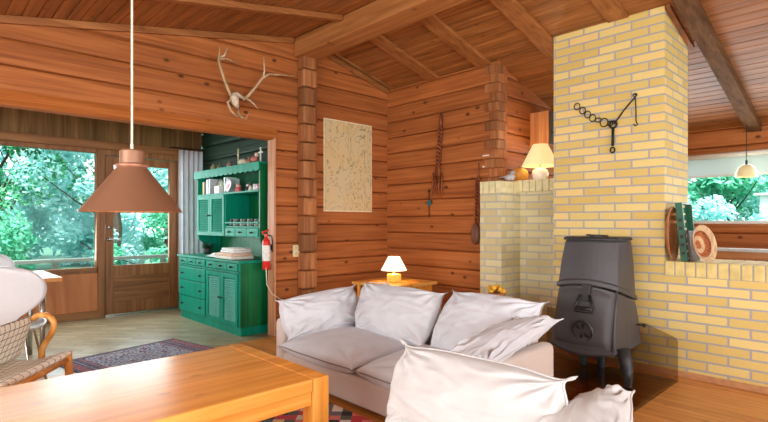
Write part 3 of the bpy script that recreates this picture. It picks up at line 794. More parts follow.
mb.tube([c+ax*.007+(u_*math.cos(a)+v_*math.sin(a))*.073 for a in [2*PI*i/32 for i in range(32)]], .005, n=6, closed=True)
for k in range(6):
    if k in (0, 3): continue
    a = k*PI/3+.3; q = c+ax*.0075+(u_*math.cos(a)+v_*math.sin(a))*.040
    w1 = (u_*math.cos(a)+v_*math.sin(a)); w2 = (u_*-math.sin(a)+v_*math.cos(a))
    mb.prism([q-w1*.02-w2*.004, q+w1*.02-w2*.013, q+w1*.02+w2*.013, q-w1*.02+w2*.004], ax*.002)
o = mb.build('vent_slot', M_black, rosette); o.location = (0,0,0)
mb = MB(); p = V((4.02, 1.425, .42)); mb.cyl(p, p+V((0,-.05,.0)), .006).ball(p+V((0,-.055,0)), .016, 8); mb.build('damper_knob', M_black, t, smooth=True)
mb = MB(); mb.tube([front(1.452, z_, .004) for z_ in (.27, .4, .55, .70)], .009, n=8); mb.build('corner_rib', M_iron, t, smooth=True)
for lx, ly, sx, sy in ((3.72, 1.385, -.6, -.8), (4.06, 1.72, 1, 0), (4.06, 1.86, .6, .3)):
    mb = MB(); p0 = V((lx, ly+.03*(sy<0), .29)); p1 = V((lx+sx*.008, ly+sy*.006, .16)); p2 = V((lx+sx*.028, ly+sy*.022, .03)); p3 = V((lx+sx*.035, ly+sy*.028, .022))
    mb.tube([p0, p1, p2, p3], [.050, .046, .026, .034], n=8); mb.build('leg', M_irond, t, smooth=True)
mb = MB(); mb.cyl((4.13, 1.66, .93), (4.349, 1.66, .93), .07, n=24); mb.build('flue_pipe', M_irond, t, smooth=True)
# smoked glass hearth plate and screen
mb = MB(); mb.box((3.15, 1.19, .0), (4.20, 2.26, .012)); tag(mb.build('hearth_plate', glassmat('smoked_floor', (.96,.94,.80,1), 1.4), bevel=.002), 'flat smoked-glass hearth plate on the floor under the stove', 'hearth plate')
mb = MB(); poly = [(4.205, 1.195, .0), (4.205, 2.26, .0), (4.205, 2.26, .43), (4.205, 1.42, .40), (4.205, 1.24, .335), (4.205, 1.205, .32), (4.205, 1.195, .30)]
mb.prism(poly, (.008, 0, 0)); o = mb.build('glass_screen', M_smoke)
tag(o, 'upright smoked-glass screen with rounded corner standing against the bricks behind the stove', 'screen')

# ------------------------------------------------------------------ wrought iron chain ornament on the chimney
t = thing('chain_ornament', 'wrought-iron pot chain with round links and hooks hanging high on the brick chimney', 'ornament', onx(613, 124, CX-.02))
P = lambda px, py, o=.018: onx(px, py, CX-o)
def ringpts(c, ry, rz, n=18, tilt=0):
    return [c + V((math.sin(a)*.004*tilt, ry*math.cos(a), rz*math.sin(a))) for a in [2*PI*i/n for i in range(n)]]
for px, py in ((577, 106.5), (582.5, 110.5), (587.5, 114.5), (592.5, 118), (598, 120), (604, 122.5)):
    mb = MB(); big = px == 604 or px < 592
    mb.tube(ringpts(P(px, py), .026 if not px == 604 else .033, .030 if px < 594 else (.036 if px == 604 else .018)), .0045, n=6, closed=True); mb.build('link', M_black, t, smooth=True)
mb = MB(); mb.tube(ringpts(P(613, 124.5), .030, .028), .009, n=8, closed=True); mb.tube(ringpts(P(610, 123.5), .022, .02), .005, n=6, closed=True); mb.build('ring', M_black, t, smooth=True)
mb = MB(); mb.tube([P(614, 124), P(624, 110), P(635, 97), P(636.5, 95), P(634, 94)], .006, n=6); mb.build('rod', M_black, t, smooth=True)
mb = MB(); mb.tube([P(635, 96), P(635.8, 108), P(636, 121), P(637.5, 124.5), P(635.5, 126), P(633.5, 124)], .0045, n=6); mb.tube(ringpts(P(635, 95), .015, .013), .004, n=6, closed=True); mb.build('hook', M_black, t, smooth=True)
mb = MB(); mb.tube([P(613, 128), P(612.8, 138), P(612.6, 146)], .012, n=8); mb.tube(ringpts(P(612.5, 150), .018, .022), .007, n=6, closed=True); mb.build('shackle', plain((30,44,40), .5, .5), t, smooth=True)
for a_, b_ in ((635,94),(577,105),(613,123)):
    mb = MB(); mb.cyl(P(a_, b_, -.02), P(a_, b_, .03), .004); mb.build('nail', M_black, t)

# ------------------------------------------------------------------ antlers
t = thing('antler_trophy', 'bleached deer skull with branching antlers mounted above the wide opening', 'antlers', ony(238, 100, WALLY-.03))
A = lambda x, y, o=.06: ony(210+x/4.44, 35+y/4.44, WALLY-o)
M_ant = wood('antler', (150,124,92), (190,166,132), (216,196,166), axis='z', rough=.6, knots=0)
M_bone = plain((214,198,176), .7, noise_amt=.2, nscale=40, bmp=.3)
mb = MB(); mb.tube([A(112, 262, .05), A(108, 285, .07), A(114, 305, .075), A(124, 328, .05)], [.03, .045, .034, .012], n=10); mb.tube([A(92, 268), A(118, 262, .07), A(150, 282)], [.014, .024, .016], n=8)
mb.build('skull', M_bone, t, smooth=True)
mb = MB()
mb.tube([A(98, 280), A(84, 250, .09), A(66, 205, .12), A(48, 150, .14), A(38, 110, .15), A(42, 92, .15), A(44, 66, .15), A(42, 38, .14)], [.016,.014,.013,.012,.013,.010,.007,.003], n=8)
mb.tube([A(44, 98, .15), A(64, 92, .17), A(72, 72, .18), A(79, 48, .17)], [.011,.010,.007,.003], n=8)
mb.tube([A(40, 108, .15), A(70, 104, .12), A(100, 116, .09), A(132, 132, .06)], [.010,.009,.007,.003], n=8)
mb.tube([A(96, 285), A(78, 300, .10), A(92, 335, .13), A(118, 362, .14), A(140, 352, .15)], [.013,.012,.010,.008,.004], n=8)
mb.build('antler', M_ant, t, smooth=True)
mb = MB()
mb.tube([A(146, 288), A(172, 268, .09), A(204, 230, .12), A(232, 192, .14), A(262, 174, .15), A(310, 177, .13), A(350, 182, .11), A(378, 180, .10)], [.016,.014,.013,.012,.011,.008,.006,.003], n=8)
mb.tube([A(236, 188, .14), A(242, 160, .15), A(240, 130, .16), A(239, 98, .16)], [.010,.009,.006,.003], n=8)
mb.tube([A(158, 282), A(180, 292, .10), A(198, 310, .12), A(216, 332, .12)], [.012,.010,.007,.003], n=8)
mb.tube([A(130, 322, .05), A(126, 345, .10), A(140, 366, .13), A(160, 372, .14), A(172, 346, .15)], [.010,.010,.008,.006,.003], n=8)
mb.build('antler', M_ant, t, smooth=True)
mb = MB(); mb.cyl(A(118, 290, 0), A(118, 290, .05), .02); mb.build('mount', M_black, t)

# ------------------------------------------------------------------ poster
t = thing('wall_poster', 'unframed cream poster with faint map-like line drawing on the log wall', 'poster', ony(348, 165, WALLY))
a, b, c, d_ = ony(324.4, 116.5, WALLY-.012), ony(372.5, 127.2, WALLY-.012), ony(371.8, 212.7, WALLY-.012), ony(323.4, 210.7, WALLY-.012)
px0, px1, pz0, pz1 = (a.x+d_.x)/2, (b.x+c.x)/2, (c.z+d_.z)/2, (a.z+b.z)/2
def postermat():
    m, nt, bs = newmat('poster_print')
    tc = N(nt, 'ShaderNodeTexCoord'); mp = N(nt, 'ShaderNodeMapping'); L(nt, tc.outputs['Object'], mp.inputs[0]); mp.inputs['Scale'].default_value = (5, 7, 3.4)
    nz = N(nt, 'ShaderNodeTexNoise', i_Scale=1.0, i_Detail=4.0, i_Roughness=.6, i_Distortion=1.2); L(nt, mp.outputs[0], nz.inputs[0])
    k = math_(nt, 'ABSOLUTE', math_(nt, 'SUBTRACT', math_(nt, 'FRACT', math_(nt, 'MULTIPLY', nz.outputs[0], 7.0)), .5))
    n2 = N(nt, 'ShaderNodeTexNoise', i_Scale=3.0, i_Detail=2.0); L(nt, tc.outputs['Object'], n2.inputs[0])
    paper = ramp(nt, n2.outputs[0], [(.3, srgb(220,192,138)), (.7, srgb(214,198,160))])
    line = ramp(nt, k, [(.0, (1,1,1,1)), (.10, (0,0,0,1))])
    n3 = N(nt, 'ShaderNodeTexNoise', i_Scale=80.0, i_Detail=2.0); L(nt, tc.outputs['Object'], n3.inputs[0])
    f = math_(nt, 'MULTIPLY', line, math_(nt, 'MULTIPLY', n3.outputs[0], 1.7))
    L(nt, mixc(nt, f, paper, srgb(104,96,80)), bs.inputs['Base Color']); bs.inputs['Roughness'].default_value = .6; return m
mb = MB(); mb.box((px0+.012, WALLY-.012, pz0+.012), (px1-.012, WALLY-.008, pz1-.012)); mb.build('sheet', postermat(), t, origin=((px0+px1)/2, WALLY-.01, (pz0+pz1)/2))
mb = MB(); mb.box((px0, WALLY-.008, pz0), (px1, WALLY-.002, pz1)); mb.build('backing', plain((240,228,196), .6), t)

# ------------------------------------------------------------------ carved fork, spoon, cross on wall B
M_carve = wood('carved_wood', (92,44,22), (132,68,36), (164,96,56), axis='z', rough=.45, knots=0)
B = lambda px, py, o=.02: onx(px, py, WBX-o)
def twist(mb, p0, p1, r, turns=5, n=40):
    p0 = V(p0); p1 = V(p1)
    for ph in (0, PI):
        pts = []
        for i in range(n+1):
            k = i/n; a = k*turns*2*PI+ph
            pts.append(p0.lerp(p1, k) + V((math.cos(a)*r*.6, math.sin(a)*r, 0)))
        mb.tube(pts, r*.62, n=6)
t = thing('carved_fork', 'large carved wooden fork with twisted handle hanging on the log wall', 'wall ornament', B(438, 140, 0))
mb = MB(); twist(mb, B(440.5, 127, .03), B(438, 166, .03), .022); mb.tube([B(441, 114, .03), B(440.8, 121, .03), B(440.5, 128, .03)], [.012,.024,.018], n=8); mb.build('handle', M_carve, t, smooth=True)
mb = MB(); mb.tube([B(438, 163, .03), B(437.6, 170, .03), B(437.4, 176, .03)], [.016,.042,.05], n=10, flat=(.35,1,1))
for dx in (-4.6, -1.6, 1.6, 4.6):
    mb.tube([B(437.4+dx*.9, 173, .03), B(437.2+dx, 184, .035), B(436.8+dx*.95, 195 + (2 if dx > 0 else -1), .045)], [.013,.011,.006], n=6)
mb.build('tines', M_carve, t, smooth=True)
mb = MB(); mb.cyl(B(441, 113.5, -.03), B(441, 113.5, .05), .006); mb.build('nail', M_black, t)
t = thing('carved_spoon', 'large carved wooden spoon with dark bowl hanging beside the brick pier', 'wall ornament', B(477, 200, 0))
mb = MB(); twist(mb, B(478, 178, .03), B(477, 224, .03), .023, 6); mb.tube([B(478.5, 163, .02), B(478.4, 172, .025), B(478, 179, .03)], [.005,.010,.015], n=8); mb.build('handle', M_carve, t, smooth=True)
mb = MB(); mb.ball(B(475.4, 234, .045), .118, 10, (.30, .48, 1.0)); mb.build('bowl', wood('spoon_bowl', (88,54,40), (124,82,62), (150,106,82), axis='z', rough=.5, knots=0), t, smooth=True)
mb = MB(); mb.cyl(B(478.5, 163.5, -.03), B(478.5, 163.5, .04), .005); mb.build('nail', M_black, t)
t = thing('cross_ornament', 'small iron cross ornament with a turquoise tile on the log wall', 'wall ornament', B(429, 203, 0))
mb = MB(); mb.tube([B(429, 190, .012), B(429, 203, .012), B(429, 218, .012)], [.004,.006,.004], n=6).tube([B(425, 203, .012), B(433, 203, .012)], .005, n=6)
mb.tube(ringpts(B(429, 191, .012), .012, .016), .003, n=6, closed=True); mb.build('cross', plain((70,44,30), .5, .4), t, smooth=True)
mb = MB(); q = B(429, 203, .02); mb.box((q.x-.006, q.y-.026, q.z-.03), (q.x+.006, q.y+.026, q.z+.03)); mb.build('tile', plain((20,110,120), .3), t, bevel=.006)
mb = MB(); mb.cyl(B(429, 190, -.03), B(429, 190, .03), .004); mb.build('nail', M_black, t)
# small white cable clips on the corner logs
for px, py, l in ((486, 155.5, 'short white cable clip, upper of the two at the log wall corner'), (486, 166.5, 'short white cable clip, lower of the two at the log wall corner')):
    mb = MB(); q = B(px, py, .008); mb.box((q.x-.006, q.y-.04, q.z-.007), (q.x+.002, q.y+.04, q.z+.007)); tag(mb.build('cable_clip', M_white, origin=q), l, 'cable clip', 'cable clips')

# ------------------------------------------------------------------ copper pendant over the coffee table
PX, PY = .67, 2.25
def lampc(px, py, d_): r = ray(px, py); return V((r.x*d_, r.y*d_, CAMZ+r.z*d_))
pc = lampc(132, 212, 2.1)
t = thing('pendant_lamp', 'copper-brown cone pendant lamp hanging on a white cord over the coffee table', 'pendant lamp', (pc.x, pc.y, pc.z))
M_copper = plain((150,108,82), .42, .25, .06, 300, .15)
zb = pc.z; rr = .199
prof = [(rr, zb), (rr-.004, zb+.004), (.064, zb+.178), (.058, zb+.185), (.060, zb+.187), (.060, zb+.200), (.047, zb+.204), (.047, zb+.254), (.042, zb+.260), (0, zb+.262)]
inner = [(0, zb+.20), (.052, zb+.175), (rr-.008, zb+.002), (rr, zb)]
mb = MB(); mb.lathe(inner + prof, (pc.x, pc.y, 0), 48); mb.build('lamp_shade', M_copper, t, smooth=True).modifiers.new('e', 'EDGE_SPLIT').split_angle = .6
mb = MB(); mb.lathe([(.061, zb+.188), (.065, zb+.191), (.065, zb+.196), (.061, zb+.199)], (pc.x, pc.y, 0), 32); mb.build('collar', plain((200,140,116), .3, .5), t, smooth=True)
mb = MB(); mb.cyl((pc.x, pc.y, zb+.26), (pc.x, pc.y, ceilz(pc.x)), .0045, n=8); mb.cyl((pc.x, pc.y, zb+.26), (pc.x, pc.y, zb+.285), .006); mb.build('cord', plain((240,226,206), .5), t)
mb = MB(); mb.ball((pc.x, pc.y, zb+.10), .035, 10); mb.build('bulb', plain((255,230,180), .5, emit=(255,200,130,9)), t, smooth=True)

# ------------------------------------------------------------------ green hutch
HX, HY0, HY1 = 2.50, 4.80, 6.40
t = thing('kitchen_hutch', 'green painted hutch dresser with louvred doors and scalloped cornice in the back room', 'hutch', (2.8, 5.6, 0))
HB = WDX-.004
mb = MB()
mb.box((HX+.03, HY0+.01, .0), (HB, HY1-.01, .09)); 
mb.build('plinth', M_green, t, bevel=.003)
mb = MB()
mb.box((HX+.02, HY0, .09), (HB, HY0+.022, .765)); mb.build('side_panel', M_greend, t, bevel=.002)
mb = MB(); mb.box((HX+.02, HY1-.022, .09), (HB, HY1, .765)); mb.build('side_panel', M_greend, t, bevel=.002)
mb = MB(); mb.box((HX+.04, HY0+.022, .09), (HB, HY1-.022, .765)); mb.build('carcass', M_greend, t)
mb = MB(); mb.box((HX-.01, HY0-.02, .765), (HB, HY1+.02, .79)); mb.build('counter', M_green, t, bevel=.004)
ym = 5.6
mb = MB()
for y in (HY0+.003, ym-.015, HY1-.033): mb.box((HX+.012, y, .09), (HX+.04, y+.03, .765))
mb.box((HX+.012, HY0, .655), (HX+.04, HY1, .675)); mb.build('face_frame', M_green, t, bevel=.002)
def hdrawer(y0, y1, z0, z1, knobs=(.5,), x=HX):
    mb = MB(); mb.box((x, y0, z0), (x+.03, y1, z1)); dd = mb.build('drawer', M_green, t, bevel=.005)
    for k in knobs:
        y = y0+(y1-y0)*k; z = (z0+z1)/2
        mb = MB(); mb.cyl((x, y, z), (x-.012, y, z), .005).ball((x-.018, y, z), .012, 7); mb.box((x-.002, y-.02, z-.008), (x, y+.02, z+.008))
        o = mb.build('knob', M_black, dd, smooth=True); o.location = (0,0,0)
w = (HY1-.03-(ym+.02))/3
for i in range(3): hdrawer(ym+.02+i*w+.004, ym+.02+(i+1)*w-.004, .682, .758)
for z0, z1 in ((.49, .648), (.295, .482), (.10, .287)): hdrawer(ym+.022, HY1-.034, z0, z1, (.15, .85))
w = (ym-.02-(HY0+.035))/3
for i in range(3): hdrawer(HY0+.035+i*w+.004, HY0+.035+(i+1)*w-.004, .682, .758)
def louvre(y0, y1, z0, z1, x, knoby):
    mb = MB(); s = .045
    mb.box((x, y0, z0), (x+.025, y0+s, z1)); mb.box((x, y1-s, z0), (x+.025, y1, z1)); mb.box((x, y0+s, z0), (x+.025, y1-s, z0+s)); mb.box((x, y0+s, z1-s), (x+.025, y1-s, z1))
    dd = mb.build('door', M_green, t, bevel=.002)
    mb = MB(); z = z0+s+.006
    while z < z1-s-.012:
        mb.prism([(x+.002, y0+s, z), (x+.006, y0+s, z-.004), (x+.024, y0+s, z+.016), (x+.020, y0+s, z+.02)], (0, y1-y0-2*s, 0)); z += .0235
    mb.box((x+.024, y0+s, z0+s), (x+.027, y1-s, z1-s))
    o = mb.build('louvres', M_green, dd); o.location = (0,0,0)
    mb = MB(); zk = (z0+z1)/2; mb.cyl((x, knoby, zk), (x-.012, knoby, zk), .005).ball((x-.018, knoby, zk), .012, 7)
    o = mb.build('knob', M_black, dd, smooth=True); o.location = (0,0,0)
ya, yb = HY0+.036, ym-.018; yc = (ya+yb)/2
louvre(ya, yc-.002, .10, .648, HX, yc-.025); louvre(yc+.002, yb, .10, .648, HX, yc+.025)
# upper part
UX = 2.745; UZ0, UZ1 = 1.03, 1.84
mb = MB()
mb.prism([(UX, HY0, UZ0), (HB, HY0, UZ0), (HB, HY0, 1.83), (UX, HY0, 1.83)], (0, .02, 0)); mb.prism([(UX+.07, HY0, .80), (HB, HY0, .80), (HB, HY0, UZ0), (UX, HY0, UZ0), (UX+.02, HY0, .97), (UX+.09, HY0, .92), (UX+.10, HY0, .86)], (0, .02, 0))
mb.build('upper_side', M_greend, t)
mb = MB()
mb.prism([(UX, HY1-.02, UZ0), (HB, HY1-.02, UZ0), (HB, HY1-.02, 1.83), (UX, HY1-.02, 1.83)], (0, .02, 0)); mb.prism([(UX+.07, HY1-.02, .80), (HB, HY1-.02, .80), (HB, HY1-.02, UZ0), (UX, HY1-.02, UZ0), (UX+.02, HY1-.02, .97), (UX+.09, HY1-.02, .92), (UX+.10, HY1-.02, .86)], (0, .02, 0))
mb.build('upper_side', M_green, t)
mb = MB(); mb.prism([(UX, ym, UZ0), (HB-.02, ym, UZ0), (HB-.02, ym, 1.545), (UX, ym, 1.545)], (0, .02, 0))
mb.build('divider', M_green, t)
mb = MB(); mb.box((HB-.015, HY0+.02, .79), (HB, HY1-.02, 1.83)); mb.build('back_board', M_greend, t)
mb = MB()
mb.box((UX, HY0+.02, UZ0), (HB-.015, HY1-.02, UZ0+.02)); mb.box((UX-.005, HY0+.02, 1.53), (HB-.015, HY1-.02, 1.55)); mb.box((UX, HY0+.02, 1.135), (HB-.015, ym, 1.152)); mb.box((UX-.03, HY0-.03, 1.83), (HB, HY1+.03, 1.85))
mb.build('shelf', M_green, t, bevel=.002)
mb = MB(); poly = [(UX-.03, HY0-.03, 1.832)]; n = 56
poly = [(UX-.032, HY0-.03, 1.845), (UX-.032, HY1+.03, 1.845)]
for i in range(n*2+1):
    k = 1-i/(n*2); y = HY0-.03 + (HY1-HY0+.06)*k
    poly.append((UX-.032, y, 1.765 - .016*abs(math.sin(k*n/4*PI))))
mb.prism(poly, (.016, 0, 0)); mb.build('cornice', M_green, t)
yq = (ym+.02+HY1-.02)/2
louvre(ym+.022, yq-.002, UZ0+.004, 1.528, UX-.012, yq-.025); louvre(yq+.002, HY1-.022, UZ0+.004, 1.528, UX-.012, yq+.025)
w = (ym-HY0-.02)/3
for i in range(3): hdrawer(HY0+.024+i*w, HY0+.016+(i+1)*w, UZ0+.006, 1.132, x=UX-.012)
mb = MB(); mb.box((UX-.012, HY0+.02, 1.185), (UX-.004, ym, 1.20)); mb.build('jar_rail', M_green, t)

# things on the hutch
def book(y, th, h, dpt, rgb, label, z=1.55, x=UX+.03, lean=0, title=True):
    t = thing('book', label, 'book', (x+dpt/2, y, z), group='books on the upper hutch shelf')
    c = plain(rgb, .5, noise_amt=.06)
    mb = MB(); mb.box((x, y-th/2, z), (x+.004, y+th/2, z+h)); mb.box((x, y-th/2, z), (x+dpt, y-th/2+.002, z+h)); mb.box((x, y+th/2-.002, z), (x+dpt, y+th/2, z+h)); mb.build('cover', c, t)
    mb = MB(); mb.box((x+.004, y-th/2+.002, z+.003), (x+dpt-.004, y+th/2-.002, z+h-.004)); mb.build('pages', plain((232,226,210), .8), t)
book(6.285, .035, .165, .15, (226,206,140), 'cream-yellow book standing first by the curtain on the upper hutch shelf')
book(6.235, .03, .150, .15, (70,60,58), 'dark slim book beside the cream-yellow one on the upper hutch shelf')
book(6.17, .055, .19, .16, (226,230,238), 'thick pale-blue white book on the upper hutch shelf')
book(6.105, .05, .195, .16, (204,208,214), 'thick grey-white book leaning on the pale-blue one on the hutch shelf')
book(5.69, .04, .19, .15, (210,226,226), 'white book between the patterned plate and the pink plate on the hutch')
book(5.62, .035, .175, .15, (188,214,212), 'pale teal book behind the pink plate on the hutch')
def lathed(name, label, cat, loc, prof, mat, n=20, parts=None, group=None):
    t = thing(name, label, cat, loc, group=group)
    mb = MB(); mb.lathe(prof, loc, n); mb.build(parts or 'body', mat, t, smooth=True); return t
def plate(loc, r, label, m1, m2):
    t = thing('decorative_plate', label, 'plate', loc)
    M = Matrix.Translation(V(loc)+V((0,0,r))) @ Matrix.Rotation(-PI/2+.15, 4, 'Y')
    mb = MB(); mb.lathe([(0,0),(r*.55,0),(r*.7,.008),(r,.014),(r,.018),(r*.68,.012),(0,.005)], (0,0,0), 28, M=M); mb.build('dish', m1, t, smooth=True)
    mb = MB(); mb.lathe([(0,.0062),(r*.45,.0068),(r*.45,.0078),(0,.0078)], (0,0,0), 20, M=M); mb.build('motif', m2, t)
plate((UX+.10, 5.93, 1.551), .095, 'grey patterned plate with a yellow centre on the upper hutch shelf', plain((120,118,100), .4, noise_amt=.4, nscale=40), plain((200,190,60), .5, noise_amt=.4, nscale=60))
plate((UX+.03, 5.56, 1.56), .075, 'round pink and white plate on the upper hutch shelf', plain((232,214,216), .3), plain((226,110,140), .5))
t = thing('white_box', 'small white box in front of the patterned plate on the hutch', 'box', (UX+.04, 5.86, 1.55))
mb = MB(); mb.box((UX+.01, 5.80, 1.551), (UX+.07, 5.92, 1.63)); mb.build('carton', M_white, t, bevel=.003); mb = MB(); mb.box((UX+.008, 5.798, 1.63), (UX+.072, 5.922, 1.642)); mb.build('lid', M_white, t, bevel=.003)
def figurine(y, z, h, c1, c2, label, x=UX+.06):
    t = thing('figurine', label, 'figurine', (x, y, z), group=None)
    mb = MB(); mb.lathe([(0,z),(h*.28,z),(h*.3,z+h*.06),(h*.2,z+h*.4),(h*.12,z+h*.62),(0,z+h*.64)], (x,y,0), 14); mb.build('body', plain(c1, .4), t, smooth=True)
    mb = MB(); mb.ball((x, y, z+h*.78), h*.19, 8); mb.build('head', plain(c2, .4), t, smooth=True)
    mb = MB(); mb.tube([(x, y-h*.2, z+h*.5), (x-.01, y, z+h*.42), (x, y+h*.2, z+h*.5)], h*.06, n=6); mb.build('arms', plain(c1, .4), t, smooth=True)
figurine(5.42, 1.551, .10, (214,120,120), (236,190,180), 'pink figurine on the open hutch shelf, nearest the books')
figurine(5.37, 1.551, .085, (196,70,84), (220,140,140), 'small red figurine beside the pink one on the open hutch shelf')
figurine(5.18, 1.551, .085, (60,56,54), (236,232,224), 'black figurine with white head on the open hutch shelf')
figurine(5.11, 1.551, .095, (230,226,216), (80,60,50), 'white figurine with dark hair on the open hutch shelf')
def mug(y, z, c, label, x=UX+.06, r=.034, h=.07):
    t = thing('mug', label, 'mug', (x, y, z))
    mb = MB(); mb.lathe([(0,z),(r*.85,z),(r,z+.01),(r,z+h),(r-.004,z+h),(r-.006,z+.01),(0,z+.008)], (x,y,0), 20); mb.build('cup', plain(c, .25, noise_amt=.03), t, smooth=True)
    mb = MB(); mb.tube([(x-r*.3, y-r*.9, z+h*.8), (x-.01-r*.3, y-r-.022, z+h*.7), (x-.01-r*.3, y-r-.022, z+h*.35), (x-r*.3, y-r*.9, z+h*.25)], .005, n=6); mb.build('handle', plain(c, .25, noise_amt=.03), t, smooth=True)
mug(4.99, 1.551, (232,232,236), 'white mug on the open hutch shelf'); mug(4.89, 1.551, (206,110,130), 'pink mug at the room-side end of the open hutch shelf')
# spice jars
t0 = None
for i in range(9):
    y = 4.86+i*.082
    lab = ['spice jar with dark contents', 'spice jar with pale contents'][i % 2] + ' behind the small rail of the hutch'
    if i < 2:
        tt = thing('spice_jar', lab, 'jar', (0,0,0), group='spice jars with %s contents on the hutch rack' % ('dark' if i == 0 else 'pale'), local=True)
        mb = MB(); mb.lathe([(0,0),(.024,0),(.026,.006),(.026,.055),(.018,.062),(0,.062)], (0,0,0), 14); mb.build('glass_jar', plain([(40,64,54),(120,140,124)][i], .2), tt, smooth=True)
        mb = MB(); mb.cyl((0,0,.062), (0,0,.082), .021); mb.build('lid', plain([(30,34,32),(110,130,118)][i], .4), tt)
        tt.location = (UX+.04, y, 1.1525)
        if i == 0: ta = tt
        else: tb = tt
    else: dup(ta if i % 2 == 0 else tb, (UX+.04, y, 1.1525))
# on top of the hutch
lathed('candlestick', 'slim brass-white candlestick on top of the hutch', 'candlestick', (UX+.08, 5.44, 1.851), [(0,0),(.028,0),(.03,.006),(.008,.02),(.007,.05),(.012,.06),(.007,.07),(.007,.12),(.013,.13),(.010,.14),(.008,.21),(0,.215)], plain((206,196,160), .4))
t = thing('shell_bowl', 'rounded white shell bowl beside the candlestick on top of the hutch', 'bowl', (UX+.08, 5.33, 1.851))
mb = MB(); mb.ball((UX+.08, 5.31, 1.89), .06, 10, (1,1,.75)); mb.build('shell', plain((214,206,188), .4, noise_amt=.2, nscale=50), t, smooth=True); mb = MB(); mb.cyl((UX+.08,5.31,1.851),(UX+.08,5.31,1.86),.03); mb.build('foot', M_white, t)
t = thing('figurine', 'pink and brown bird figurine on top of the hutch', 'figurine', (UX+.08, 5.06, 1.851))
mb = MB(); mb.ball((UX+.08, 5.06, 1.905), .045, 8, (.8,1.3,.8)); mb.cyl((UX+.08,5.06,1.851),(UX+.08,5.06,1.88),.02); mb.build('body', plain((190,110,104), .5, noise_amt=.3), t, smooth=True)
mb = MB(); mb.ball((UX+.08, 5.01, 1.95), .025, 8); mb.build('head', plain((228,200,190), .5), t, smooth=True)
t = thing('table_cross', 'pale cross standing on top of the hutch', 'cross', (UX+.06, 4.89, 1.851))
mb = MB(); x, y = UX+.06, 4.89; mb.box((x-.03, y-.03, 1.851), (x+.03, y+.03, 1.862)); mb.build('foot', plain((200,206,190), .5), t)
mb = MB(); mb.box((x-.007, y-.008, 1.862), (x+.007, y+.008, 2.02)); mb.box((x-.006, y-.045, 1.955), (x+.006, y+.045, 1.972)); mb.build('cross_bars', plain((206,212,196), .5), t, bevel=.003)
for y, c, l in ((6.1, (170,150,110), 'small tan vase on top of the hutch, nearest the curtain'), (5.9, (90,100,80), 'small grey-green vase on top of the hutch over the books'), (5.66, (150,120,110), 'small pinkish vase on top of the hutch over the middle post'), (5.18, (160,120,90), 'small brown vase on top of the hutch beside the shell bowl')):
    lathed('vase', l, 'vase', (UX+.08, y, 1.851), [(0,0),(.02,0),(.034,.025),(.03,.05),(.012,.07),(.016,.085),(.012,.086),(0,.06)], plain(c, .4))
# on the counter
t = thing('linen_stack', 'thick folded cream cloth, lower of the two on the hutch counter', 'folded cloth', (2.66, 5.22, .79))
def softbox(name, a, b, mat, parent, bev=.015):
    mb = MB(); mb.box(a, b); return mb.build(name, mat, parent, bevel=bev, seg=4, smooth=True)
M_lin = cloth('linen', (226,218,204)); M_lin2 = cloth('linen_white', (232,234,230)); M_linp = cloth('linen_pink', (222,186,164))
softbox('lower_fold', (2.53, 5.02, .791), (2.80, 5.42, .825), M_lin, t); softbox('upper_fold', (2.535, 5.03, .825), (2.795, 5.41, .858), M_linp, t)
t = thing('linen_stack', 'white folded cloth lying on top of the cream one on the hutch counter', 'folded cloth', (2.66, 5.2, .858))
softbox('lower_fold', (2.57, 5.06, .859), (2.80, 5.38, .885), M_lin2, t); softbox('upper_fold', (2.58, 5.07, .885), (2.79, 5.37, .91), M_lin2, t)
t = thing('crumpled_cloth', 'crumpled white cloth beside the folded linen on the hutch counter', 'cloth', (2.7, 5.65, .79))
mb = MB(); mb.grid(lambda u, v: V((2.60+.17*u, 5.50+.34*v, .794+.035*max(0, math.sin(PI*u)*math.sin(PI*v))*(1+.8*noise.noise(V((u*5, v*7, 1)))))), 20, 26)
o = mb.build('cloth_sheet', M_lin2, t, smooth=True); o.modifiers.new('so', 'SOLIDIFY').thickness = .003
t = thing('potted_plant', 'small dark potted plant at the window end of the hutch counter', 'plant', (2.78, 6.2, .79))
mb = MB(); mb.lathe([(0,.791),(.04,.791),(.055,.86),(.05,.862),(0,.85)], (2.80,6.22,0), 18); mb.build('pot', plain((60,56,50), .6), t, smooth=True)
mb = MB(); R = random.Random(3)
for i in range(60):
    a = R.uniform(0, 2*PI); e = R.uniform(.2, 1.3); l = R.uniform(.06, .13); p = V((2.80, 6.22, .85)); q = p+V((math.cos(a)*math.cos(e), math.sin(a)*math.cos(e), math.sin(e)))*l
    s = V((-math.sin(a), math.cos(a), 0))*.012; m_ = p.lerp(q, .6)
    mb.bm.faces.new([mb.bm.verts.new(v) for v in (p, m_+s, q, m_-s)])
mb.build('leaves', plain((24,70,44), .6), t)

# curtain
t = thing('curtain', 'pale grey-blue curtain hanging in folds between the door and the green hutch', 'curtain', (2.88, 6.92, 2.2))
M_curt = cloth('curtain_cloth', (224,230,240), amt=.08)
def cf(u, v):
    x = 2.70+.34*u; z = 2.19-1.95*v
    return V((x, 6.90+.032*math.sin(u*PI*2*5)*(.6+.4*v), z))
mb = MB(); mb.grid(cf, 130, 6); o = mb.build('curtain_drape', M_curt, t, smooth=True); o.modifiers.new('so', 'SOLIDIFY').thickness = .003
mb = MB(); mb.cyl((2.6, 6.90, 2.215), (3.07, 6.90, 2.215), .009); mb.cyl((2.62,6.90,2.215),(2.62,7.0,2.215),.006); mb.build('curtain_rod', M_black, t)

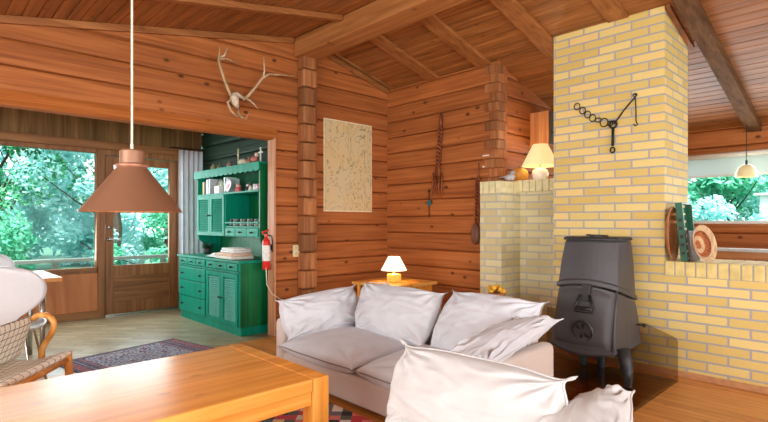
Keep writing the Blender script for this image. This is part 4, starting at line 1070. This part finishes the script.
# ------------------------------------------------------------------ fire extinguisher
q = V((OPX-.085, WALLY+.035, 0)); zc = lambda py: CAMZ+(222-py)*5.18/500
t = thing('fire_extinguisher', 'red fire extinguisher with black hose mounted on the jamb of the opening', 'fire extinguisher', (q.x, q.y, zc(270)))
M_red = plain((214,44,34), .28, noise_amt=.05)
z0, z1 = zc(270), zc(239)
mb = MB(); mb.lathe([(0,z0),(.036,z0),(.04,z0+.01),(.04,z1-.03),(.032,z1-.008),(.018,z1),(.014,z1+.03),(0,z1+.03)], (q.x,q.y,0), 24); mb.build('cylinder', M_red, t, smooth=True)
mb = MB(); mb.lathe([(.0406,z0+.09),(.0412,z0+.092),(.0412,z1-.07),(.0406,z1-.068)], (q.x,q.y,0), 24); mb.build('label_band', plain((232,228,222), .5, noise_amt=.25, nscale=60), t, smooth=True)
mb = MB(); mb.cyl((q.x,q.y,z1+.02),(q.x,q.y,z1+.05),.018); mb.prism([(q.x-.05,q.y-.008,z1+.075),(q.x+.03,q.y-.008,z1+.10),(q.x+.03,q.y-.008,z1+.085),(q.x-.05,q.y-.008,z1+.06)],(0,.016,0)); mb.box((q.x-.04,q.y-.008,z1+.045),(q.x+.01,q.y+.008,z1+.055)); mb.build('valve_handle', M_red, t, bevel=.002)
mb = MB(); mb.tube([(q.x+.01,q.y-.01,z1+.04),(q.x+.045,q.y-.03,z1+.03),(q.x+.052,q.y-.035,z1-.03),(q.x+.048,q.y-.035,z1-.14)], .007, n=8); mb.build('hose', M_black, t, smooth=True)
mb = MB(); mb.box((q.x+.03,q.y-.02,z1-.12),(OPX-.026,q.y+.02,z1-.06)); mb.build('bracket', M_black, t)
# switch plate and cable
t = thing('switch_plate', 'cream double switch plate on the logs beside the opening', 'switch', ony(296, 250, WALLY))
a = ony(292.5, 245, WALLY); b = ony(299.5, 256.5, WALLY)
mb = MB(); mb.box((a.x, WALLY-.022, b.z), (b.x, WALLY-.002, a.z)); mb.build('plate', plain((230,214,172), .4, noise_amt=.03), t, bevel=.004)
for i in (0, 1):
    zc_ = a.z+(b.z-a.z)*(.27+.46*i); mb = MB(); mb.box((a.x+.018, WALLY-.028, zc_-.02), (b.x-.018, WALLY-.02, zc_+.02)); mb.build('rocker', plain((214,196,150), .4, noise_amt=.03), t, bevel=.003)
mb = MB(); mb.tube([ony(266, 268, WALLY-.03)+V((-.0,0,0)), ony(267, 285, WALLY-.03), ony(272, 294, WALLY-.02), ony(280, 299, WALLY-.012), ony(292, 303, WALLY-.012), ony(303, 306, WALLY-.15), ony(316, 309, WALLY-.15)], .0045, n=6)
tag(mb.build('power_cable', plain((232,222,206), .5), smooth=True), 'thin white cable looping from the opening down to the logs behind the sofa', 'cable')

# ------------------------------------------------------------------ side table, table lamp behind the sofa
t = thing('side_table', 'small light wood side table in the log corner behind the sofa', 'side table', (3.85, 3.75, 0))
mb = MB(); mb.box((3.40, 3.42, .545), (4.05, 4.05, .575)); mb.build('table_top', wood('side_top', (200,130,50), (226,160,76), (240,184,104), axis='x', rough=.3), t, bevel=.004)
for x in (3.44, 3.97):
    for y in (3.46, 3.97): mb = MB(); mb.box((x, y, 0), (x+.04, y+.04, .545)); mb.build('leg', M_tableleg, t, bevel=.003)
mb = MB(); mb.box((3.46, 3.48, .48), (3.99, 3.50, .545)); mb.build('apron', M_tableleg, t)
mb = MB(); mb.box((3.46, 3.97, .48), (3.99, 3.99, .545)); mb.build('apron', M_tableleg, t)
lx, ly = 3.66, 3.68; lz = .576
M_shade = plain((255,246,220), .8, noise_amt=.02, emit=(255,236,200,.9))
t = thing('table_lamp', 'small lit table lamp with square wooden base and cream shade behind the sofa', 'table lamp', (lx, ly, lz))
mb = MB(); mb.box((lx-.055, ly-.055, lz), (lx+.055, ly+.055, lz+.085)); mb.build('lamp_base', plain((236,184,84), .4), t, bevel=.008)
mb = MB(); mb.cyl((lx,ly,lz+.085),(lx,ly,lz+.16),.010); mb.build('stem', plain((236,200,120), .4), t)
def shade(nm, cx, cy, z0, r0, z1, r1, mat, t, ple=0):
    mb = MB(); n = 96 if ple else 40
    def pr(r, z, i): k = r*(1+(ple if i % 2 else 0)); return V((cx+k*math.cos(2*PI*i/n), cy+k*math.sin(2*PI*i/n), z))
    A = [mb.bm.verts.new(pr(r0, z0, i)) for i in range(n)]; B_ = [mb.bm.verts.new(pr(r1, z1, i)) for i in range(n)]
    for i in range(n): j = (i+1) % n; mb.bm.faces.new((A[i], A[j], B_[j], B_[i]))
    o = mb.build(nm, mat, t, smooth=not ple); o.modifiers.new('so', 'SOLIDIFY').thickness = .003; return o
shade('lamp_shade', lx, ly, lz+.125, .135, lz+.262, .062, M_shade, t)
mb = MB(); mb.ball((lx, ly, lz+.19), .025, 8); mb.build('bulb', plain((255,240,200), .5, emit=(255,214,150,6)), t, smooth=True)
# little white cord lying on table / yellow ball ornament behind sofa
t = thing('telephone_cord', 'short white cord curled on the side table beside the lamp', 'cord', (3.48, 3.7, .576))
mb = MB(); mb.tube([V((3.42,3.80,.582)),V((3.47,3.72,.582)),V((3.50,3.62,.59)),V((3.46,3.55,.585)),V((3.43,3.60,.582))], .006, n=6); mb.build('cord', M_white, t, smooth=True)
yb_ = onx(497, 298, 3.45)
t = thing('flower_pot', 'small yellow flower cluster in a stand showing above the sofa back', 'plant', (3.45, yb_.y, 0))
mb = MB(); mb.cyl((3.45, yb_.y, 0), (3.45, yb_.y, .02), .12, .11); mb.cyl((3.45, yb_.y, .02), (3.45, yb_.y, .55), .012); mb.build('stand', M_black, t)
mb = MB(); mb.lathe([(0,.55),(.05,.55),(.07,.63),(.066,.632),(0,.62)], (3.45,yb_.y,0), 18); mb.build('pot', plain((150,90,40), .5), t, smooth=True)
mb = MB(); R = random.Random(5)
for i in range(14): mb.ball((3.45+R.uniform(-.05,.05), yb_.y+R.uniform(-.06,.06), .64+R.uniform(0,.035)), .02, 6)
mb.build('blossoms', plain((226,170,50), .6), t, smooth=True)

# ------------------------------------------------------------------ on the pier and niche
zt = 1.606; q = V((4.42, 2.80, zt))
t = thing('bird_ornament', 'small grey and white bird ornament perched on the brick pier', 'ornament', q)
mb = MB(); mb.ball(q+V((0,-.02,.045)), .045, 8, (.8,1.35,.75)); mb.tube([q+V((0,-.02,.05)), q+V((0,.05,.055)), q+V((0,.11,.05))], [.03,.014,.008], n=8, flat=(1,1,.5)); mb.build('body', plain((196,196,200), .4, noise_amt=.25), t, smooth=True)
mb = MB(); mb.ball(q+V((0,-.05,.09)), .024, 8); mb.tube([q+V((0,-.07,.092)), q+V((0,-.095,.088))], [.008,.002], n=6); mb.build('head', plain((170,172,178), .4), t, smooth=True)
mb = MB(); mb.tube([q+V((.0,-.035,.0)), q+V((0,-.03,.03))], .004, n=5); mb.tube([q+V((.0,.01,.0)), q+V((0,0,.03))], .004, n=5); mb.build('feet', M_black, t)
q = V((4.70, 2.835, 1.626))
t = thing('gourd', 'round orange-yellow gourd beside the white lamp on the brick niche', 'gourd', q)
mb = MB()
def gf(u, v):
    a = 2*PI*u; b = PI*v; r = .075*(1+.05*abs(math.sin(a*5))); return q + V((r*math.sin(b)*math.cos(a)*1.15, r*math.sin(b)*math.sin(a)*1.15, .074-.074*math.cos(b)))
mb.grid(gf, 60, 16); mb.build('fruit', plain((226,160,70), .4, noise_amt=.15, nscale=8), t, smooth=True)
mb = MB(); mb.tube([q+V((0,0,.14)), q+V((.005,.01,.165))], [.008,.006], n=6); mb.build('stem', plain((110,80,40), .7), t)
q = V((4.80, 2.655, 1.626))
t = thing('table_lamp', 'white ceramic lamp with wide pleated cream shade on the brick niche', 'table lamp', q)
mb = MB(); mb.lathe([(0,0),(.05,0),(.075,.03),(.088,.075),(.08,.11),(.05,.135),(.025,.145),(0,.145)], q, 28); mb.build('lamp_base', plain((240,240,240), .2, noise_amt=.02), t, smooth=True)
mb = MB(); mb.cyl(q+V((0,0,.145)), q+V((0,0,.22)), .010); mb.build('stem', plain((200,190,160), .4), t)
shade('lamp_shade', q.x, q.y, q.z+.16, .185, q.z+.385, .075, plain((250,232,176), .8, noise_amt=.03, emit=(255,224,160,.35)), t, ple=.02)
mb = MB(); mb.ball(q+V((0,0,.26)), .028, 8); mb.build('bulb', plain((255,240,200), .5, emit=(255,206,140,4)), t, smooth=True)
t = thing('wall_cabinet', 'small natural-wood cabinet hung on the alcove logs above the white lamp', 'cabinet', (5.3, 2.86, 2.06))
M_cab = wood('cabinet_wood', (176,104,54), (204,134,80), (220,158,104), axis='z', rough=.5, knots=.4)
mb = MB(); mb.box((5.15, 2.75, 2.06), (5.46, WCY-.001, 2.44)); mb.build('carcass', M_cab, t, bevel=.003)
mb = MB(); mb.box((5.155, 2.732, 2.065), (5.455, 2.749, 2.435)); cd = mb.build('door', plain((70,50,36), .5), t, bevel=.002); mb = MB(); mb.ball((5.2, 2.722, 2.2), .012, 6); o = mb.build('knob', M_black, cd, smooth=True); o.location = (0,0,0)
t = thing('serving_bowl', 'white oval bowl behind the ceramic lamp on the brick niche', 'bowl', (5.05, 2.45, 1.626))
mb = MB(); mb.lathe([(0,0),(.05,0),(.10,.03),(.13,.055),(.125,.057),(.05,.01),(0,.008)], (5.02,2.46,1.626), 28); mb.build('bowl', M_white, t, smooth=True)
mb = MB(); mb.lathe([(0,.02),(.09,.03),(.06,.05),(0,.06)], (5.02,2.46,1.626), 20); mb.build('contents', plain((20,60,60), .6), t, smooth=True)

# ------------------------------------------------------------------ trays and baskets on the bench
zt = .893
def lean(px, py): pass
t = thing('wicker_tray', 'oval woven tray leaning on the chimney behind the green crate', 'tray', (4.62, 1.28, zt))
M_wick = wood('wicker', (150,92,52), (190,124,76), (214,156,106), axis='z', rough=.7, knots=0, fine=60, bmp=.6)
M = Matrix.Translation((4.40, 1.315, zt+.215)) @ Matrix.Rotation(-.02, 4, 'X') @ Matrix.Rotation(PI/2, 4, 'X')
mb = MB(); mb.lathe([(0,.0),(.16,.0),(.19,.02),(.215,.03),(.215,.038),(.185,.028),(.155,.008),(0,.008)], (0,0,0), 40, M=M @ Matrix.Diagonal((.62,1,1,1))); mb.build('tray_body', M_wick, t, smooth=True)
t = thing('crate', 'dark green slatted wooden crate propped upright on the bench', 'crate', (4.55, 1.17, zt))
M = Matrix.Translation((4.38, 1.175, zt+.003)) @ Matrix.Rotation(-.09, 4, 'X')
M_cg = plain((22,92,62), .45, noise_amt=.2, nscale=20)
mb = MB(); W_, H_, D_ = .26, .46, .05
mb.box((0,0,0),(.015,D_,H_),M); mb.box((W_-.015,0,0),(W_,D_,H_),M); mb.box((.015,0,0),(W_-.015,D_,.015),M); mb.box((.015,0,H_-.015),(W_-.015,D_,H_),M); mb.build('frame', M_cg, t, bevel=.002)
mb = MB()
for i in range(7): mb.box((.016, D_-.012, .02+i*.06), (W_-.016, D_-.004, .066+i*.06), M)
mb.build('slats', M_cg, t)
for i in range(5):
    mb = MB(); mb.box((-.0012, .012, .05+i*.065), (.0, .038, .075+i*.065), M); mb.build('slot', M_black, t)
t = thing('chopping_board', 'dark brown board leaning against the green crate on the bench', 'board', (4.62, 1.06, zt))
M = Matrix.Translation((4.40, 1.15, zt+.001)) @ Matrix.Rotation(-.12, 4, 'X')
mb = MB(); mb.box((0,0,0),(.22,.018,.24),M); mb.build('board', plain((98,80,64), .6, noise_amt=.2), t, bevel=.01, seg=3)
mb = MB(); mb.cyl(M @ V((.11,-.001,.215)), M @ V((.11,.019,.215)), .012); mb.build('hanging_hole', M_black, t)
t = thing('wicker_basket', 'round coiled basket with rust centre leaning in front of the dark board', 'basket', (4.6, .98, zt))
M = Matrix.Translation((4.39, 1.09, zt+.138)) @ Matrix.Rotation(-.30, 4, 'Z') @ Matrix.Rotation(-.20, 4, 'X') @ Matrix.Rotation(PI/2, 4, 'X')
mb = MB(); prof = [(0,-.035),(.05,-.034)]
for i in range(9): prof.append((.06+i*.009, -.033+i*.007+(.003 if i % 2 else 0)))
prof += [(.145,.034),(.138,.036)] + [(.128-i*.01, .03-i*.007) for i in range(7)] + [(0,-.026)]
mb.lathe(prof, (0,0,0), 36, M=M); mb.build('basket_body', wood('coil', (176,136,98), (206,172,134), (226,198,162), axis='z', rough=.8, knots=0, fine=50), t, smooth=True)
mb = MB(); mb.lathe([(0,-.024),(.062,-.022),(.10,.012),(.102,.016),(.06,-.018),(0,-.020)], (0,0,0), 30, M=M); mb.build('woven_centre', wood('rust_weave', (130,62,30), (178,96,52), (206,140,92), axis='x', rough=.8, knots=0, fine=70), t, smooth=True)
# dining bench beyond the brick bench
t = thing('wooden_bench', 'long wooden bench with plank backrest standing beyond the brick bench', 'bench', (5.8, .6, 0))
mb = MB(); mb.box((5.55,-1.2,.80),(5.59,2.0,.925)); mb.box((5.55,-1.2,.58),(5.59,2.0,.72)); mb.build('backrest', M_framey, t, bevel=.004)
mb = MB(); mb.box((5.53,-1.2,.925),(5.61,2.0,.955)); mb.build('top_rail', plain((176,172,168), .4), t, bevel=.004)
mb = MB(); mb.box((5.59,-1.2,.42),(5.98,2.0,.46)); mb.build('seat', M_framey, t, bevel=.004)
for y in (-1.15, .4, 1.9):
    mb = MB(); mb.box((5.555,y,0),(5.60,y+.06,.925)); mb.box((5.92,y,0),(5.96,y+.06,.42)); mb.build('leg', M_framey, t)
# glass pendant by the window
gp = V((6.55, 6.55/ray(746.5,170).x*ray(746.5,170).y, 0)); dgl = 6.55/ray(746.5,170).x
gz = CAMZ + (222-177)*dgl/500
t = thing('pendant_lamp', 'small milky glass dome pendant hanging in front of the east window', 'pendant lamp', (gp.x, gp.y, gz))
mb = MB(); mb.lathe([(.104,gz),(.099,gz+.045),(.076,gz+.10),(.036,gz+.13),(.02,gz+.135),(.018,gz+.131),(.034,gz+.124),(.07,gz+.094),(.094,gz+.043),(.099,gz)], (gp.x,gp.y,0), 36); mb.build('lamp_shade', plain((226,216,170), .25, noise_amt=.03, emit=(255,230,170,.15)), t, smooth=True)
mb = MB(); mb.cyl((gp.x,gp.y,gz+.13),(gp.x,gp.y,gz+.18),.012); mb.cyl((gp.x,gp.y,gz+.17),(gp.x,gp.y,ceilz(6.55)-.005),.004,n=6); mb.build('cord', M_black, t)
mb = MB(); mb.ball((gp.x,gp.y,gz+.07), .03, 8); mb.build('bulb', plain((255,240,200), .5, emit=(255,220,160,2)), t, smooth=True)

# ------------------------------------------------------------------ dining corner in the back room
M_shell = plain((206,206,210), .3, noise_amt=.02)
t = thing('dining_table', 'white-topped dining table with orange wood edge by the long window', 'table', (.1, 5.2, 0))
mb = MB(); mb.box((-.7,4.80,.725),(.91,5.60,.745)); mb.build('table_top', M_white, t, bevel=.002)
mb = MB(); mb.box((-.7,4.788,.715),(.925,4.80,.747)); mb.box((.91,4.80,.715),(.925,5.60,.747)); mb.build('edge_band', plain((206,134,52), .4), t)
for x in (-.62,.78):
    for y in (4.88,5.46): mb = MB(); mb.cyl((x+.03,y+.03,0),(x+.03,y+.03,.725),.02); mb.build('leg', M_steel, t, smooth=True)
def shellchair(loc, rz, label, seat_c=None):
    t = thing('dining_chair', label, 'chair', loc, rz, group='white shell chairs at the dining table', local=True)
    st = [(.24,.445,.10),(.23,.455,.16),(.17,.455,.205),(.08,.445,.22),(-.02,.44,.215),(-.11,.445,.18),(-.17,.47,.13),(-.20,.53,.115),(-.215,.59,.19),(-.235,.66,.262),(-.255,.74,.29),(-.27,.81,.275),(-.285,.87,.215),(-.29,.90,.13),(-.292,.91,.03)]
    def f(u, v):
        k = v*(len(st)-1); i = min(int(k), len(st)-2); w = k-i
        g = lambda j: [st[max(0, min(len(st)-1, j))][c] for c in range(3)]
        p0, p1, p2, p3 = g(i-1), g(i), g(i+1), g(i+2)
        y, z, hw = [.5*((2*p1[c])+(-p0[c]+p2[c])*w+(2*p0[c]-5*p1[c]+4*p2[c]-p3[c])*w*w+(-p0[c]+3*p1[c]-3*p2[c]+p3[c])*w**3) for c in range(3)]
        s = -1+2*u; up = max(0, min(1, (z-.5)*4))
        return V((hw*s, y + .05*s*s*up, z + .015*s*s*(1-up)))
    mb = MB(); mb.grid(f, 20, 56); o = mb.build('shell', M_shell, t, smooth=True); o.modifiers.new('so', 'SOLIDIFY').thickness = .010
    for sx in (-1, 1):
        for y0, y1 in ((.12, .20), (-.10, -.20)):
            mb = MB(); mb.tube([(sx*.05, y0*.4, .425), (sx*.14, y0, .415), (sx*.20, y1, .012)], .008, n=8); mb.build('leg', M_steel, t, smooth=True)
    return t
shellchair((.50, 4.34, 0), -.38, 'white moulded shell chair with its back turned, on the room side of the dining table')
shellchair((.45, 5.94, 0), PI-.2, 'white moulded shell chair beyond the dining table, its top showing over the nearer chair')

# bentwood easy chair with checked cushion
t = thing('easy_chair', 'bentwood easy chair with cream and black checked upholstery beside the coffee table', 'armchair', (.4, 3.35, 0))
def checked():
    m, nt, bs = newmat('checked_cloth')
    tc = N(nt, 'ShaderNodeTexCoord'); sp = N(nt, 'ShaderNodeSeparateXYZ'); L(nt, tc.outputs['UV'], sp.inputs[0])
    nz = N(nt, 'ShaderNodeTexNoise', i_Scale=9.0); L(nt, tc.outputs['UV'], nz.inputs[0])
    j = math_(nt, 'MULTIPLY', nz.outputs[0], .25)
    fu = math_(nt, 'FRACT', math_(nt, 'ADD', math_(nt, 'MULTIPLY', sp.outputs[0], 1.0), j)); fv = math_(nt, 'FRACT', math_(nt, 'ADD', math_(nt, 'MULTIPLY', sp.outputs[1], 1.0), j))
    l = math_(nt, 'MAXIMUM', math_(nt, 'LESS_THAN', fu, .10), math_(nt, 'LESS_THAN', fv, .10))
    L(nt, mixc(nt, l, srgb(246,240,226), srgb(70,64,68)), bs.inputs['Base Color']); bs.inputs['Roughness'].default_value = .9; return m
M_chk = checked()
def sheet(name, c, thick, t, nu=16, nv=12, bow=0, cells=(15, 13)):
    a, b, cc, d_ = [V(p) for p in c]; nrm = (b-a).cross(d_-a).normalized(); L0 = t.matrix_basis.translation
    bm = bmesh.new(); uvl = bm.loops.layers.uv.new('UVMap'); fr = {}
    G_ = []
    for side in (1, -1):
        g = []
        for i in range(nu+1):
            row = []
            for j in range(nv+1):
                u, v = i/nu, j/nv; e = min(1, 6*min(u, 1-u, v, 1-v))**.5
                p = a.lerp(b, u).lerp(d_.lerp(cc, u), v) + nrm*(side*thick/2*e + bow*math.sin(PI*v))
                vt = bm.verts.new(p-L0) if side == 1 or (0 < i < nu and 0 < j < nv) else G_[0][i][j]
                fr[vt] = (u*cells[0], v*cells[1]); row.append(vt)
            g.append(row)
        G_.append(g)
        for i in range(nu):
            for j in range(nv):
                q = (g[i][j], g[i+1][j], g[i+1][j+1], g[i][j+1]); f = bm.faces.new(q if side == 1 else q[::-1]); f.smooth = True
                for l in f.loops: l[uvl].uv = fr[l.vert]
    bmesh.ops.recalc_face_normals(bm, faces=bm.faces)
    me = bpy.data.meshes.new(name); bm.to_mesh(me); bm.free(); me.materials.append(M_chk)
    o = bpy.data.objects.new(name, me); COL.objects.link(o); o.parent = t; m = o.modifiers.new('s', 'SUBSURF'); m.levels = m.render_levels = 1; return o
sheet('seat', [(.30,2.92,.415),(.755,3.46,.435),(.47,3.76,.36),(.02,3.20,.35)], .06, t, bow=-.03, cells=(13, 8))
sheet('backrest', [(.06,3.12,.36),(.50,3.74,.38),(.585,3.745,.635),(.16,2.98,.665)], .05, t, cells=(15, 7))
M_bent = wood('bentwood', (196,120,54), (224,156,80), (240,184,110), axis='z', rough=.35, knots=0)
E_ = lambda px, py, dd: (lambda r: V((r.x*dd, r.y*dd, CAMZ+r.z*dd)))(ray(px, py))
arm = [E_(33, 319, 3.02), E_(38, 315.5, 3.0), E_(45, 315, 2.98), E_(51, 318, 2.97), E_(54, 324, 2.97), E_(52, 332, 2.98), E_(46, 342, 3.0), E_(42, 350, 3.02), E_(41, 360, 3.04)]
def smoothpts(P_, k=5):
    out = []
    for i in range(len(P_)-1):
        p0, p1, p2, p3 = P_[max(0,i-1)], P_[i], P_[i+1], P_[min(len(P_)-1,i+2)]
        for s in range(k):
            w = s/k; out.append(.5*((2*p1)+(-p0+p2)*w+(2*p0-5*p1+4*p2-p3)*w*w+(-p0+3*p1-3*p2+p3)*w**3))
    return out+[P_[-1]]
mb = MB(); mb.tube(smoothpts(arm), .017, n=10); mb.build('arm', M_bent, t, smooth=True)
off = V((-.42,-.56,0)); mb = MB(); mb.tube(smoothpts([p+off for p in arm]), .020, n=10); mb.build('arm', M_bent, t, smooth=True)
for x0_, y0_, sp in ((.69,3.42,(.02,-.0)), (.31,2.96,(.0,-.02)), (.44,3.70,(-.06,.06)), (.05,3.18,(-.08,.04))):
    mb = MB(); mb.tube([(x0_, y0_, .42), (x0_+sp[0]*.5, y0_+sp[1]*.5, .2), (x0_+sp[0], y0_+sp[1], .012)], [.022,.020,.015], n=8); mb.build('leg', M_bent, t, smooth=True)
mb = MB(); mb.tube([(.31,2.96,.37),(.69,3.42,.39)], .016, n=8).tube([(.44,3.70,.33),(.05,3.18,.32)], .016, n=8).tube([(.69,3.42,.38),(.44,3.70,.33)], .016, n=8).tube([(.31,2.96,.37),(.05,3.18,.32)], .016, n=8); mb.build('seat_frame', M_bent, t, smooth=True)

# ------------------------------------------------------------------ light
wd = bpy.data.worlds.new('w'); sc.world = wd; wd.use_nodes = True
bg = wd.node_tree.nodes['Background']; bg.inputs[0].default_value = (.86, .96, 1.0, 1); bg.inputs[1].default_value = 1.5
def area(nm, loc, rot, sx, sy, e, col=(1,1,1)):
    l = bpy.data.lights.new(nm, 'AREA'); l.shape = 'RECTANGLE'; l.size = sx; l.size_y = sy; l.energy = e; l.color = col
    o = bpy.data.objects.new(nm, l); COL.objects.link(o); o.location = loc; o.rotation_euler = rot; return o
def aim(o, d): o.rotation_euler = V(d).to_track_quat('-Z', 'Y').to_euler()
# daylight at the back and east windows; south and west are added fill
aim(area('fill_south', ((SS[0]+SS[1])/2, Y0+.02, 1.43), (0,0,0), SS[1]-SS[0], 1.25, 130, (.97,1,.99)), (0, 1, .2))
aim(area('fill_west', (X0+.02, .8, 1.43), (0,0,0), 4.6, 1.25, 150, (.97,1,.99)), (1, 0, .12))
aim(area('daylight_back', (1.2, Y1-.06, 1.35), (0,0,0), 2.9, 1.3, 46, (.86,.96,1)), (.1, -1, -.15))
aim(area('daylight_east', (X1-.06, 1.0, 1.55), (0,0,0), 2.6, .7, 28, (.86,.96,1)), (-1, 0, -.1))
def point(nm, loc, e, col, r=.04):
    l = bpy.data.lights.new(nm, 'POINT'); l.energy = e; l.color = col; l.shadow_soft_size = r
    o = bpy.data.objects.new(nm, l); COL.objects.link(o); o.location = loc; return o
point('lamp_light_corner', (lx, ly, .576+.11), 1.5, (1,.72,.4))
point('lamp_light_corner_top', (lx, ly, .576+.30), 2.0, (1,.72,.4))
point('lamp_light_niche', (4.80, 2.655, 1.626+.42), 2.0, (1,.75,.45))
point('lamp_light_pendant', (pc.x, pc.y, zb+.05), 3, (1,.75,.45))
s = bpy.data.lights.new('sun', 'SUN'); s.energy = 7.0; s.angle = .1; s.color = (1,.98,.92)
so = bpy.data.objects.new('sun', s); COL.objects.link(so); aim(so, (.42, .45, -.80))

# ------------------------------------------------------------------ camera
cam = bpy.data.cameras.new('camera'); co = bpy.data.objects.new('camera', cam); COL.objects.link(co)
cam.sensor_width = 36; cam.lens = 36*500/768; cam.shift_y = 11/768
co.location = (0, 0, CAMZ); co.rotation_euler = V((FX, FY, 0)).to_track_quat('-Z', 'Y').to_euler()
sc.camera = co; cam.clip_start = .05
sc.view_settings.view_transform = 'Standard'; sc.view_settings.look = 'None'; sc.view_settings.exposure = 0.65; sc.view_settings.gamma = 1
